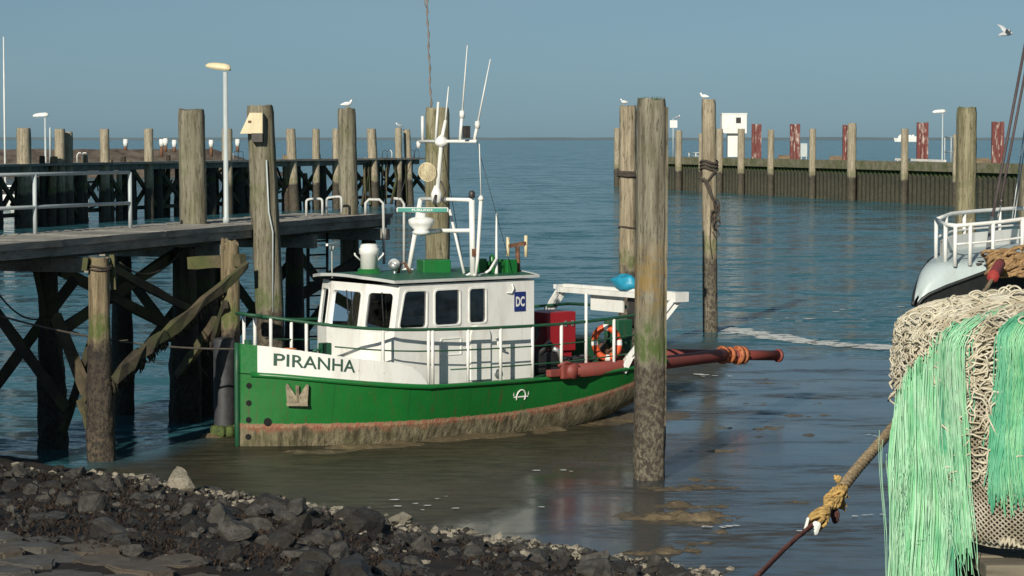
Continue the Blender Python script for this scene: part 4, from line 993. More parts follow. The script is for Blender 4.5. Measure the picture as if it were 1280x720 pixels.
# fore cabin block below the front windows, and the foredeck
m = MB(); m.prism([(2.66, -1.1), (2.66, 1.1), (2.2, 1.0), (2.2, -1.0)], 1.2, 1.7); m.build('fore_coaming', WHITE, boat, local=True)
m = MB(); m.box((1.9, -.35, 1.85), (.22, .2, .42), bev=.02); m.tube([(1.6, -.35, 1.9), (1.9, -.35, 1.95)], .03, 6); m.lathe([(.06, 1.3), (.06, 1.7)], (1.9, -.35, 0), n=8); m.build('deck_box', DKGREEN, boat, local=True)
m = MB(); m.box((.75, .1, 1.62), (.5, .55, .35), bev=.05); m.tube([(.75, -.4, 1.85), (.75, .6, 1.85)], .15, 12); m.lathe([(.08, 1.5), (.08, 2.15)], (.45, .35, 0), n=8); m.lathe([(.08, 1.5), (.08, 2.05)], (.4, -.1, 0), n=8); m.build('windlass', DKGREEN, boat, local=True)
m = MB()
for i in range(5): m.tube([Vector((.95 + .18*math.cos(a), -.35 + .18*math.sin(a), 1.72 + .06*i)) for a in [2*math.pi*k/14 for k in range(14)]], .035, 6, closed=True)
tag(m.build('rope_coil', plain('orange_rope', (.50, .17, .05), .9, 0, .3, 14), None), 'small coil of orange rope on the foredeck behind the bow rail', 'rope coil'); bpy.data.objects['rope_coil'].location = BO; bpy.data.objects['rope_coil'].rotation_euler = (0, 0, YAW)

# guard rails
POSTX = [.46, 1.02, 2.41, 3.44, 3.54, 4.45, 5.32, 6.19, 6.99, 7.69, 8.54, 9.5]
for s in (-1, 1):
    ry = lambda x: s * (hb(x) - .06 + (.03 if x < 3 else 0))
    xs_ = [.3, .5, .8, 1.1, 1.5, 2, 2.6, 3.2, 4, 5, 6, 7, 8, 9, 9.7, 10.1]
    m = MB(); m.tube([Vector((x, ry(x), railz(x))) for x in xs_], .034, 8); m.build('top_rail', DKGREEN, boat, local=True)
    for fr_ in (.62, .28):
        m = MB(); m.tube([Vector((x, ry(x), sheer(x) + (railz(x) - sheer(x)) * fr_)) for x in xs_ if x > (1.4 if fr_ > .5 else 3.4)], .017, 6); m.build('mid_rail', DKGREEN, boat, local=True)
    for k, x in enumerate(POSTX):
        tall_ = 1.0 + (.5 if x == 7.69 else 0)
        m = MB(); zb = (bulw(x) - .25 if x < 3.2 else sheer(x)); m.tube([(x, ry(x), zb), (x, ry(x), railz(x) + (.62 if x == 7.69 and s < 0 else -.02))], .036, 8)
        m.build('rail_post', WHITE, boat, local=True)
m = MB(); m.tube([(.3, -.42, 2.70), (.12, -.25, 2.72), (.05, 0, 2.74), (.12, .25, 2.72), (.3, .42, 2.70)], .034, 8); m.build('top_rail', DKGREEN, boat, local=True)
m = MB(); m.tube([(10.1, -hb(10.1) + .06, railz(10.1)), (10.3, 0, 2.45), (10.1, hb(10.1) - .06, railz(10.1))], .034, 8); m.build('top_rail', DKGREEN, boat, local=True)

# roof fittings
m = MB(); m.lathe([(.30, 3.40), (.30, 3.48), (.24, 3.50), (.24, 3.56)], (3.2, -.1, 0), n=20); vb = m.build('vent_base', GREEN, boat, local=True)
m = MB(); m.lathe([(.185, 3.54), (.185, 3.86), (.21, 3.88), (.21, 4.0), (.185, 4.02), (.185, 4.06), (.15, 4.09), (.02, 4.10)], (3.2, -.1, 0), n=20)
for s in (-1, 1): m.tube([(3.2 + s*.19*.8, -.1 - s*.1, 3.74), (3.2 + s*.27, -.1 - s*.14, 3.86), (3.2 + s*.27, -.1 - s*.14, 3.9)], .02, 6)
m.build('ventilator', WHITE, boat, local=True)
m = MB(); m.lathe([(.018, 3.36), (.018, 3.95), (.05, 3.97), (.05, 4.03), (.015, 4.05)], (2.62, .45, 0), n=8); m.bar((2.38, .28, 4.08), (2.86, .62, 4.08), .05, .05); m.build('small_antenna', WHITE, boat, local=True)
# searchlight
m = MB(); c = Vector((3.55, -.55, 3.66)); dr = Vector((-.75, -.65, .05)).normalized(); m.lathe([(.02, -.16), (.09, -.14), (.12, -.02), (.125, .06), (.11, .07), (.02, .06)], c, dr, 16); m.lathe([(.03, 0), (.03, .14)], c + Vector((0, 0, -.26)), n=8); m.build('searchlight', STEEL, boat, local=True)
m = MB(); m.tube([c + Vector((.15, .1, -.25)), c + Vector((.22, .1, 0)), c + Vector((.3, .05, .02)), c + Vector((.42, 0, -.22))], .03, 6); m.build('bracket_pipe', RUST, boat, local=True)
# mast frame: arch across the roof with radar, mast and yard
FA = Vector((4.60, .42, 3.42)); FB = Vector((5.05, -1.32, 3.38)); UA = Vector((4.72, .32, 4.32)); TA = Vector((4.83, .28, 5.02)); UB = FB + Vector((.0, .03, .99)); TB = FB + Vector((.02, .06, 1.64))
m = MB(); m.tube([FA, UA], .05, 10); m.tube([UA, TA], .055, 10); m.tube([FB, TB], .065, 10); m.tube([UA, UB], .045, 10); m.tube([TA, TB], .042, 10)
for f_ in (FA, FB): m.tube([f_ + Vector((.0, 0, .10)), f_ + Vector((-.18, .12, -.02))], .03, 6); m.tube([f_ + Vector((.0, 0, .10)), f_ + Vector((.2, -.05, -.02))], .03, 6)
m.build('mast_frame', WHITE, boat, local=True)
m = MB(); m.tube([Vector((4.95, -.62, 4.80)), Vector((5.02, -1.05, 3.44))], .032, 8); m.build('mast_brace', WHITE, boat, local=True)
MB0 = Vector((4.75, -.42, 4.92)); MT = Vector((4.86, -.46, 6.3)); TOP = Vector((4.95, -.48, 6.72)); WT = Vector((5.02, -.50, 7.45))
m = MB(); m.tube([MB0, MT, TOP], [.055, .045, .035], 10); m.tube([TOP, WT], [.022, .012], 6)
m.lathe([(.03, 0), (.11, .04), (.125, .22), (.05, .40)], MB0 + Vector((0, 0, .0)), n=10); m.build('mast', WHITE, boat, local=True)
YA = Vector((4.84, .36, 6.27)); YB = Vector((5.0, -1.52, 6.27))
m = MB(); m.tube([YA, YB], .036, 8); m.lathe([(.02, -.16), (.16, -.03), (.16, .03), (.02, .16)], MT.lerp(YA, 0.0) + Vector((0, 0, -.04)), (-.2, -.2, 1), 8)
m.tube([YA, YA + Vector((0, 0, -.14))], .05, 8); m.build('yard', WHITE, boat, local=True)
m = MB()
for a_, b_ in ((YA, Vector((4.0, .9, 3.42))), (YB, Vector((6.3, -1.1, 3.40))), (MT, Vector((6.4, .8, 3.42)))): m.tube([a_, b_], .007, 4)
m.build('stay_wire', DARKSTEEL, boat, local=True)
m = MB(); m.tube([MB0 + Vector((.05, -.09, .5)), MB0 + Vector((.13, -.15, .25)), MB0 + Vector((.08, -.12, .05)), MB0 + Vector((.2, -.2, -.05))], .018, 5); m.tube([MB0 + Vector((-.08, -.09, .2)), MB0 + Vector((-.16, -.12, .05)), MB0 + Vector((-.05, -.12, -.1))], .03, 5); m.build('mast_cable', DARKSTEEL, boat, local=True)
m = MB(); m.lathe([(.05, 0), (.07, .03), (.07, .12), (.04, .16)], TB + Vector((0, 0, .04)), n=10); m.build('mast_lamp', DARKSTEEL, boat, local=True); m = MB(); m.box(FB + Vector((0, -.07, .52)), (.1, .08, .16)); m.build('side_lamp', RUST, boat, local=True)
def whip(y_f, top, r0=.022, base_h=.0):
    p = YA.lerp(YB, y_f); m = MB()
    if base_h: m.tube([p, p + Vector((top - p) * base_h)], .036, 8); m.lathe([(.05, -.08), (.06, 0), (.05, .08)], p + Vector(top - p) * base_h, n=8); m.tube([p + Vector((top - p) * base_h), top], [.02, .011], 6)
    else: m.tube([p, top], r0, 6)
    m.build('whip_antenna', WHITE, boat, local=True)
whip(.07, YA.lerp(YB, .07) + Vector((0, 0, .55)), .035); whip(.3, YA.lerp(YB, .3) + Vector((.06, -.02, .85)), .03)
whip(.72, YA.lerp(YB, .72) + Vector((.14, -.08, 2.05)), base_h=.28); whip(.96, YA.lerp(YB, .96) + Vector((.36, -.10, 1.75)), base_h=.2)
m = MB(); m.box(YA.lerp(YB, .93) + Vector((-.12, .05, .2)), (.12, .12, .26)); m.build('junction_box', DARKSTEEL, boat, local=True)
m = MB(); m.tube([YB + Vector((.06, -.02, -.05)), YB + Vector((.08, -.05, -1.15))], .012, 5); m.lathe([(.03, 0), (.07, .05), (.03, .12)], YB + Vector((.08, -.05, -1.27)), n=8); m.tube([YB + Vector((.08, -.05, -1.2)), Vector((5.1, -1.42, 3.75)), Vector((5.05, -1.42, 3.42))], [.04, .04, .025], 8); m.build('flag_halyard', WHITE, boat, local=True)
m = MB(); hc = Vector((4.62, -.30, 5.62)); m.lathe([(.03, .25), (.06, .12), (.12, .04), (.21, -.06), (.20, -.06), (.02, .02)], hc, (.80, .45, .1), 22, smooth=False); m.tube([hc, hc + Vector((.22, -.1, .02))], .03, 6); m.build('loud_hailer', CREAM, boat, local=True)
# radar
rc = Vector((4.20, -.62, 4.28)); m = MB(); m.tube([rc + Vector((0, 0, .02)), UA.lerp(UB, .45)], .05, 8); m.build('radar_bracket', WHITE, boat, local=True); m = MB(); m.lathe([(.16, 0), (.20, .06), (.15, .1), (.27, .22), (.28, .32), (.22, .36), (.10, .38), (.10, .46)], rc, n=18); m.build('radar_pedestal', WHITE, boat, local=True)
sd = (Matrix.Rotation(-YAW, 3, 'Z') @ Vector((1, -.08, 0))).normalized(); sn = Vector((-sd.y, sd.x, 0)); sn = -sn if (Matrix.Rotation(YAW, 3, 'Z') @ sn).y > 0 else sn
sc_ = rc + Vector((0, 0, .53)) + sd * .03; m = MB(); rot = Matrix((sd, -sn, Vector((0, 0, 1)))).transposed()
m.box(sc_, (1.12, .14, .11), rot, bev=.03); scan = m.build('radar_scanner', WHITE, boat, local=True)
m = MB(); m.box(sc_ + sn * .072, (1.06, .012, .08), rot); m.build('scanner_face', TEAL, boat, local=True)
text_mesh('FURUNO', 1, lambda a, b, d: sc_ + sn * (.080 + d) + sd * (-.22 + .44*a) + Vector((0, 0, -.022 + .045*b)), .002, .02).build('scanner_lettering', WHITE, boat, local=True)
# green boxes and aft fittings on the roof
m = MB(); m.box((4.65, -.45, 3.58), (.62, .55, .30), Matrix.Rotation(-.35, 3, 'Z'), bev=.02); m.build('roof_locker', GREEN, boat, local=True)
m = MB(); m.box((5.65, -.75, 3.56), (.22, .3, .34), bev=.02); m.box((5.98, -.8, 3.52), (.3, .45, .28), bev=.02); m.box((6.3, -.85, 3.54), (.28, .5, .32), bev=.02); m.lathe([(.07, 3.4), (.07, 3.75), (.03, 3.8)], (6.05, -.7, 0), n=10); m.build('roof_vent_boxes', GREEN, boat, local=True)
m = MB(); m.lathe([(.05, 3.36), (.035, 3.5), (.03, 3.9), (.016, 4.72)], (5.82, -1.15, 0), n=8); m.build('whip_antenna', WHITE, boat, local=True)
m = MB(); m.tube([(5.45, -1.2, 3.42), (5.6, -1.2, 3.5), (5.75, -1.25, 3.75)], .03, 6); m.tube([(5.0, -1.42, 3.42), (5.5, -1.2, 3.43)], .025, 6); m.build('davit_pipe', WHITE, boat, local=True)
bk = Vector((6.62, -.9, 3.36)); m = MB(); m.tube([bk, bk + Vector((-.03, 0, .6))], .05, 6); m.bar(bk + Vector((-.26, .05, .62)), bk + Vector((.16, -.05, .68)), .07, .08); m.build('rusty_bracket', RUST, boat, local=True)
m = MB(); m.tube([bk + Vector((-.25, .05, .40)), bk + Vector((-.25, .05, .82))], .04, 6); m.tube([bk + Vector((.17, -.05, .38)), bk + Vector((.17, -.05, .85))], .04, 6); m.build('light_tube', CREAM, boat, local=True)

# aft deck: red locker, engine casing, green post, lifebuoy, gantry, dredge pipe
m = MB(); m.box((7.97, -.32, 2.02), (.84, .84, .88), bev=.02); m.box((7.97, -.32, 1.38), (.7, .7, .44)); lk = m.build('red_locker', REDPAINT, boat, local=True)
m = MB(); m.box((8.08, -.755, 2.2), (.05, .03, .12)); m.box((8.28, -.755, 2.2), (.05, .03, .12)); m.build('locker_latch', STEEL, boat, local=True)
m = MB(); m.box((7.2, -.9, 1.42), (.7, .7, .5), bev=.08); m.tube([(6.95, -1.2, 1.6), (7.2, -1.25, 1.85), (7.5, -1.2, 1.55), (7.55, -1.2, 1.3)], .07, 8); m.build('pump_unit', BLACK, boat, local=True)
m = MB(); m.tube([(7.28, -1.3, 1.72), (7.42, -1.32, 1.66), (7.5, -1.32, 1.45)], .06, 8); m.build('pump_elbow', STEEL, boat, local=True)
m = MB(); m.box((9.5, -.9, 1.72), (.45, .5, 1.05), bev=.03); m.box((9.1, .2, 1.5), (.9, .9, .6), bev=.05); m.build('winch_casing', DKGREEN, boat, local=True)
m = MB(); m.lathe([(.22, -.35), (.22, -.3), (.10, -.28), (.10, .28), (.22, .3), (.22, .35)], (9.0, -1.2, 1.5), (.2, 1, 0), 14); m.build('winch_drum', RUST, boat, local=True)
buoy = MB(); lc = Vector((8.55, -1.62, 1.80))
LR = (Vector((.62, -.5, 0)).normalized(), Vector((0, .1, 1)).normalized())
for k in range(4):
    for mi_, a0, a1 in ((0, 8, 82), (1, 80, 100)):
        pts = [lc + LR[0] * (.27*math.cos(R(k*90 + a0 + (a1-a0)*i/8))) + LR[1] * (.34*math.sin(R(k*90 + a0 + (a1-a0)*i/8))) for i in range(9)]
        buoy.tube(pts, .075 if mi_ == 0 else .078, 10, mi=mi_)
o = buoy.build('lifebuoy', [ORANGE, WHITE], None); o.location = BO; o.rotation_euler = (0, 0, YAW); tag(o, 'orange lifebuoy with white bands hung on the rail of the green boat', 'lifebuoy')
m = MB(); rnd = random.Random(6)
for i in range(6): m.tube([Vector((7.9 + .34*math.cos(a), -1.35 + .22*math.sin(a), 1.24 + .05*i + .02*math.sin(3*a))) for a in [2*math.pi*k/16 for k in range(16)]], .035, 6, closed=True)
m.build('hose_coil', BLACK, boat, local=True)
m = MB(); m.tube(catmull([(6.9, -.9, 1.7), (7.4, -.6, 2.1), (7.5, .3, 2.55), (9.0, 1.2, 1.6)], 8), .05, 8); m.tube(catmull([(7.3, -1.1, 1.6), (8.3, -1.15, 1.32), (9.1, -.9, 1.7), (9.6, -.4, 2.1)], 8), .04, 8); m.build('deck_hose', DARKSTEEL, boat, local=True)
# gantry
gA, gB = Vector((10.15, 1.75, 2.80)), Vector((10.15, -2.32, 2.80)); fA, fB = Vector((8.9, 1.85, 1.2)), Vector((8.9, -1.80, 1.2))
m = MB(); m.bar(gA, gB, .16, .20); m.bar(gA + Vector((-.28, 0, -.02)), gB + Vector((-.28, .35, -.02)), .10, .12); m.bar(gA + Vector((-.3, .06, .04)), gA + Vector((.06, .06, .04)), .12, .10); m.bar(gB + Vector((-.3, -.06, .0)), gB + Vector((.1, -.06, .0)), .14, .22); m.build('gantry_beam', WHITE_R, boat, local=True)
for g0, f0 in ((gA, fA), (gB, fB)):
    m = MB(); m.bar(g0 + Vector((-.1, 0, -.08)), g0.lerp(f0, .85) , .10, .12); m.bar(g0 + Vector((-.28, .0, -.08)), g0.lerp(f0, .85) + Vector((-.16, 0, 0)), .07, .10); m.bar(g0.lerp(f0, .85) + Vector((-.08, 0, .06)), f0 + Vector((-.05, 0, -.05)), .22, .14); m.build('gantry_leg', WHITE_R, boat, local=True)
m = MB(); m.box((10.04, .12, 2.54), (.05, 1.15, .40)); m.build('gantry_plate', WHITE, boat, local=True)
m = MB()
for k in range(5): m.tube([(10.05, -.62 - .06*k, 2.7), (10.05, -.60 - .06*k, 2.15 - .05*k)], .025, 5)
m.box((10.08, -.75, 2.45), (.1, .3, .4), bev=.04); m.build('hose_bundle', DARKSTEEL, boat, local=True)
m = MB(); tc = Vector((10.12, -.42, 3.03)); rows = []
for i in range(17):
    ph = math.pi * i / 16; row = []
    for j in range(25):
        a = 2*math.pi*(j % 24)/24; q = Vector((math.sin(ph)*math.cos(a), math.sin(ph)*math.sin(a), math.cos(ph)))
        k = 1 + .22 * noise.noise(q*1.6 + Vector((3, 0, 0))) + .10 * noise.noise(q*5)
        row.append(tc + Vector((.24*q.x, .38*q.y, .19*q.z)) * k)
    rows.append(row)
m.grid(rows); o = m.build('tarpaulin_bundle', BLUEPL, None); o.location = BO; o.rotation_euler = (0, 0, YAW); tag(o, 'crumpled turquoise tarpaulin bundle lying on the white gantry beam', 'tarpaulin')
# dredge pipe frame over the stern
dp = MB(); AN = [Vector((7.15, -2.18, 1.30)), Vector((10.4, -1.35, 1.22)), Vector((13.1, -.28, 1.16)), Vector((13.7, -.02, 1.14))]; dp.tube(AN, [.15, .15, .155, .16], 14)
AF = [Vector((7.15, 2.15, 1.30)), Vector((10.4, 1.35, 1.22)), Vector((12.6, .45, 1.18)), Vector((13.3, .1, 1.15))]; dp.tube(AF, .12, 12); dp.tube([Vector((10.9, 1.12, 1.22)), Vector((11.2, -1.05, 1.20))], .07, 8)
dp.tube([Vector((13.55, -.05, 1.14)), Vector((15.45, -.02, 1.02))], .125, 14)
pipe = dp.build('dredge_pipe', REDLEAD, boat, local=True)
for k, (x, r_) in enumerate(((13.55, .22), (13.78, .20), (14.05, .23), (14.2, .22))):
    m = MB(); m.lathe([(.13, -.05), (r_, -.045), (r_, .045), (.13, .05)], (x, -.03, 1.14 - (x - 13.55) * .064), (1, 0, -.064), 14)
    for j in range(8):
        a = j * math.pi / 4; m.box((x, -.03 + (r_ - .03)*math.cos(a), 1.14 - (x-13.55)*.064 + (r_ - .03)*math.sin(a)), (.15, .035, .035))
    m.build('pipe_flange', paint('orange_rust_paint', (.42, .13, .05), .65, (.16, .07, .04), .6, 9), pipe, local=True)
m = MB(); m.lathe([(.13, -.04), (.165, -.03), (.165, .03), (.11, .04)], (15.42, -.02, 1.02), (1, 0, -.064), 14); m.build('pipe_end', REDLEAD, pipe, local=True)
m = MB(); m.box((6.98, -2.15, 1.3), (.35, .12, .34), bev=.04); m.lathe([(.17, -.14), (.17, .14)], (7.1, -2.15, 1.3), (0, 1, 0), 14); m.box((6.7, -2.08, 1.27), (.4, .16, .16), bev=.03); m.tube([(6.75, -2.12, 1.42), (6.9, -2.2, 1.5), (7.1, -2.2, 1.46)], .035, 6); m.build('pipe_hinge', REDLEAD, pipe, local=True)

# ------------------------------------------------------------------ fishing boat at the right
FO = Vector((at(1144, 378, 58).x, 58, 0)); FY = R(40)
fb = empty('fishing_boat', FO, FY, 'dark hulled fishing boat bow with a white tubular rail, partly hidden behind the nets', 'boat')
def fhb(x): return .05 + 2.1 * (1 - (1 - min(max(x, 0), 5.5) / 5.5) ** 1.8)
FRUB = [(0, 2.30), (.1, 2.46), (.25, 2.58), (.6, 2.76), (1.2, 3.0), (1.9, 3.27), (3, 3.42), (6, 3.5), (12, 3.4)]
FTOPT = [(0, 2.50), (.1, 2.74), (.25, 2.95), (.45, 3.13), (.75, 3.27), (1.2, 3.30), (1.9, 3.36), (3, 3.5), (6, 3.58), (12, 3.48)]
frub = lambda x: lerpt(FRUB, x); FTOP = lambda x: lerpt(FTOPT, x)
DKHULL = paint('dark_hull_paint', (.018, .022, .022), .45, (.06, .05, .04), .5, 2)
GREYW = paint('pale_grey_paint', (.46, .54, .54), .4, (.25, .24, .2), .35, 3)
FXS = [0, .05, .1, .18, .25, .35, .45, .6, .75, 1.0, 1.2, 1.5, 1.9, 2.4, 3, 4.2, 6, 9, 12]
m = MB(); rows = []
for x in FXS:
    zr = frub(x); prof = [(zr, 1.0), (zr - .35, .93), (zr - 1.0, .80), (.8, .66), (-.3, .5)]; rk = lambda z: x + (zr - z) * .35 * max(0, 1 - x / 2)
    rows.append([Vector((rk(z), -fhb(x)*k, z)) for z, k in prof] + [Vector((rk(z), fhb(x)*k, z)) for z, k in reversed(prof)])
m.grid(rows); m.add(rows[-1], [tuple(range(10))]); m.add(rows[0], [tuple(range(10))]); m.build('hull', DKHULL, fb, local=True)
m = MB(); rows = []
for x in FXS:
    zt, zr = FTOP(x), frub(x); b_ = fhb(x); i_ = min(.16, b_*.3)
    rows.append([Vector((x, -b_, zr)), Vector((x + .04, -b_ + i_*.3, zr + (zt - zr)*.6)), Vector((x + .1, -b_ + i_, zt)), Vector((x + .1, 0, zt + .05)), Vector((x + .1, b_ - i_, zt)), Vector((x + .04, b_ - i_*.3, zr + (zt - zr)*.6)), Vector((x, b_, zr))])
m.grid(rows); m.build('bulwark', GREYW, fb, local=True)
for s in (-1, 1):
    m = MB(); m.tube([Vector((x, s*(fhb(x) + .02), frub(x))) for x in FXS], .045, 8); m.build('rubbing_strake', DKHULL, fb, local=True)
FR = lambda x: max(.12, fhb(x) * .86)
for s in (-1, 1):
    xs_ = [.85, 1.1, 1.5, 2, 3, 4.2, 6, 9] if s < 0 else [2.0, 2.5, 3, 4.2, 6, 9]
    for h_, r_ in ((.95, .05), (.5, .028)):
        m = MB(); m.tube([Vector((x, s*FR(x), FTOP(.85) + (FTOP(x) - FTOP(.85))*.9 + h_)) for x in xs_], r_, 8); m.build('rail', WHITE, fb, local=True)
    for x in ((.85, 1.2, 1.75, 2.5, 3.8, 5.5, 7.5) if s < 0 else (2.0, 2.7, 3.8, 5.5, 7.5)):
        m = MB(); m.tube([(x, s*FR(x), FTOP(x) - .04), (x, s*FR(x), FTOP(x) + .93)], .05, 8); m.build('rail_post', WHITE, fb, local=True)
m = MB(); m.tube([(.85, -FR(.85), FTOP(.85) + .95), (1.1, 0, FTOP(.85) + .96), (2.0, FR(2.0), FTOP(.85) + (FTOP(2.0) - FTOP(.85))*.9 + .95)], .05, 8); m.build('rail', WHITE, fb, local=True)
m = MB(); m.tube([(1.1, 0, FTOP(1.1)), (1.1, 0, FTOP(.85) + .96)], .05, 8); m.build('rail_post', WHITE, fb, local=True)
m = MB(); m.grid([[Vector((x, FR(x) - .1, FTOP(x))), Vector((x, FR(x) - .1, FTOP(x) + .38)), Vector((x, FR(x) - .04, FTOP(x) + .38)), Vector((x, FR(x) - .04, FTOP(x)))] for x in (2.2, 2.6, 3, 4.2, 6, 9)], smooth=False); m.build('inner_bulwark', WHITE, fb, local=True)
m = MB(); m.lathe([(.16, 3.3), (.14, 7), (.09, 13.5)], (6.0, 0, 0), n=12); m.build('mast', WHITE, fb, local=True)
# rigging from the mast down to the bow, ending in turnbuckles
fbm = Matrix.Translation(FO) @ Matrix.Rotation(FY, 4, 'Z')
def rig(a, b, r_, mat, Ya, Yb, nm='forestay'):
    m = MB(); m.tube([at(*a, Ya), at(*b, Yb)], r_, 6); m.build(nm, mat, fb)
RIG = plain('tarred_wire', (.075, .055, .055), .7)
rig((1292, 0), (1240, 275), .040, RIG, 62, 59.4); rig((1297, 10), (1250, 255), .036, RIG, 62, 60.0)
rig((1290, 95), (1265, 275), .018, STEEL, 64, 61.5); rig((1252, 250), (1246, 285), .014, STEEL, 60, 60.6); rig((1282, 175), (1268, 275), .014, STEEL, 64, 61.5)
m = MB(); m.tube([at(1240, 272, 59.4), at(1234, 322, 58.6), at(1231, 330, 58.5)], [.05, .06, .09], 8); m.build('turnbuckle', STEEL, fb)
m = MB(); c = at(1234, 330, 58.4)
for i in range(9):
    a = i * 1.7; m.box(c + Vector((.22*math.cos(a)*(i % 3)/2, .1*math.sin(a), -.14 + .05*i - .1*(i % 2))), (.16, .14, .13), Matrix.Rotation(a, 3, 'Z'), bev=.03)
m.build('bow_fairlead', DARKSTEEL, fb)
# bundled ropes on its rail
m = MB(); rnd = random.Random(8)
for i in range(26):
    c = at(1264 + rnd.uniform(-14, 22), 331 + rnd.uniform(-15, 9), 57.6); rx = rnd.uniform(.2, .5); a1 = rnd.uniform(-.4, .5)
    m.tube([c + Vector((rx*math.cos(a), .15*math.sin(2*a), .13*math.sin(a) + a1*rx*math.cos(a))) for a in [2*math.pi*k/12 for k in range(12)]], .045, 5, closed=True)
tag(m.build('rope_bundle', plain('brown_rope', (.30, .185, .085), .9, 0, .4, 9, .5)), 'heap of brown rope draped over the rail of the fishing boat bow', 'rope')

# ------------------------------------------------------------------ mooring rope to the shore
def laid_rope(m, path, r, pitch=.09, n=3):
    """three strands twisted round each other"""
    ln = 0; strands = [[] for _ in range(n)]
    for i, p in enumerate(path):
        if i: ln += (p - path[i-1]).length
        d = (path[min(i+1, len(path)-1)] - path[max(i-1, 0)]).normalized(); a = d.cross(Vector((0, 0, 1))).normalized(); b = d.cross(a)
        for k in range(n):
            t = 2*math.pi*(ln / pitch / 3 + k / n); strands[k].append(p + (a*math.cos(t) + b*math.sin(t)) * r * .55)
    for s in strands: m.tube(s, r * .58, 6)
mr = empty('mooring_rope', at(1035, 630, 18), 0, 'thick tan rope knotted to a thin red line, running down beside the nets', 'rope')
path = catmull([at(1252, 335, 57.0), at(1236, 356, 48), at(1190, 430, 30), at(1120, 528, 21), at(1070, 588, 18.6), at(1037, 630, 17.6)], 60)
m = MB(); laid_rope(m, path, .042, .10); m.build('rope', ROPE, mr)
m = MB(); m.tube(catmull([at(1250, 330, 56.9), at(1241, 346, 50.0)], 6), .13, 8); m.build('chafe_sleeve', plain('red_chafe_cloth', (.35, .04, .035), .8), mr)
m = MB(); rnd = random.Random(21)
k0, k1 = at(1050, 614, 17.8), at(1018, 655, 17.2)
for i in range(34):
    f = i / 33; p = k0.lerp(k1, f); wd = .05 + .025 * math.sin(f * 9) ; ph = rnd.uniform(0, 3)
    m.tube([p + Vector((wd*math.cos(a), wd*math.sin(a)*.9, wd*.8*math.sin(a + ph))) for a in [2*math.pi*k/9 for k in range(9)]], .013, 5, closed=True)
for i in range(30):
    p = at(1046 + rnd.uniform(-5, 6), 606 + rnd.uniform(0, 14), 17.75); l = rnd.uniform(.06, .17)
    m.tube([p, p + Vector((rnd.uniform(-.04, .04), rnd.uniform(-.03, .03), -l*.5)), p + Vector((rnd.uniform(-.05, .06), 0, -l))], .008, 4)
for i in range(8):
    p = at(1047 + rnd.uniform(-3, 3), 603, 17.75); m.tube([p, p + Vector((rnd.uniform(-.05, .03), 0, rnd.uniform(.01, .06)))], .010, 4)
m.build('knot', plain('yellow_frayed_rope', (.42, .27, .09), .9, 0, .4, 25, .6), mr)
m = MB(); p = at(1044, 640, 17.6)
for i in range(10): m.tube([p + Vector((rnd.uniform(-.02, .02), 0, .08)), p + Vector((rnd.uniform(-.03, .03), 0, -.02)), p + Vector((rnd.uniform(-.03, .03), 0, rnd.uniform(-.09, -.04)))], .009, 4)
m.build('rag_end', plain('dark_red_rag', (.09, .035, .03), .9), mr)
m = MB(); a_, b_ = at(1017, 652, 17.2), at(1011, 668, 17.0)
m.box(at(1008, 656, 17.15), (.022, .03, .11), Matrix.Rotation(.25, 3, 'Y'), bev=.008); m.box(at(1019, 660, 17.1), (.06, .03, .10), Matrix.Rotation(.35, 3, 'Y'), bev=.02); m.build('shackle', WHITE, mr)
m = MB(); laid_rope(m, catmull([at(1016, 656, 17.15), at(985, 682, 16.0), at(948, 719, 14.6), at(905, 765, 13.4)], 30), .017, .05); m.build('red_line', plain('red_brown_rope', (.16, .05, .035), .9, 0, .4, 20, .4), mr)

# ------------------------------------------------------------------ nets on the landing stage at the right
NC = Vector((2.76, 10.95, 0)); NRX, NRY = .93, .70; NZ0, NZT = 4.53, 5.62
stage = empty('landing_stage', (3.4, 10.6, 4.3), 0, 'edge of a grey timber landing stage under the nets', 'landing stage')
m = MB()
for k in range(7): m.box((3.55, 10.38 + .21*k, NZ0 - .10 + .006*(k % 2)), (3.0, .195, .07), bev=.008)
m.build('board', plank_wood('stage_boards', (.30, .26, .19), (.14, .12, .085)), stage)
m = MB(); m.bar((2.12, 10.40, 4.28), (4.85, 10.40, 4.28), .12, .22); m.bar((1.95, 11.3, 4.33), (4.85, 11.3, 4.33), .12, .22); m.build('bearer', plank_wood('stage_bearer', (.20, .17, .12), (.09, .075, .055)), stage)
for x, y in ((2.2, 10.3), (4.6, 10.3), (2.2, 11.4), (4.6, 11.4)):
    m = MB(); pile_mesh(m, Vector((x, y, -.5)), 4.15, .13, (0, 0), int(x*10), .2, n=12); m.build('pile', P_LEFT, stage)
def NP(phi, h, out=0.0):
    """point on the draped heap: phi round the plan (180 = left end, 270 = towards the camera), h 0 at the boards, 1 on top"""
    hh = max(0.0, min(1.0, h)); dome = (1 - max(0, (hh - .80) / .20) ** 2.4) ** .5 if hh > .80 else 1.0
    k = (1 + .03 * (1 - hh)) * (.12 + .88 * dome); a = R(phi)
    bul = 1 + .035 * noise.noise(Vector((math.cos(a)*2.4, math.sin(a)*2.4, h*2.2)))
    z = NZ0 + (NZT - NZ0) * h + .03 * noise.noise(Vector((math.cos(a)*4, math.sin(a)*4, h*3 + 5)))
    ca, sa = math.cos(a), math.sin(a); q = (abs(ca)**2.6 + abs(sa)**2.6) ** (-1/2.6)
    return Vector((NC.x + (NRX*k*bul + out)*ca*q, NC.y + (NRY*k*bul + out)*sa*q, z))
net = empty('fishing_net', (NC.x, NC.y, NZ0), 0, 'big heap of cream trawl net with long mint green strands hanging over the stage edge', 'fishing net')
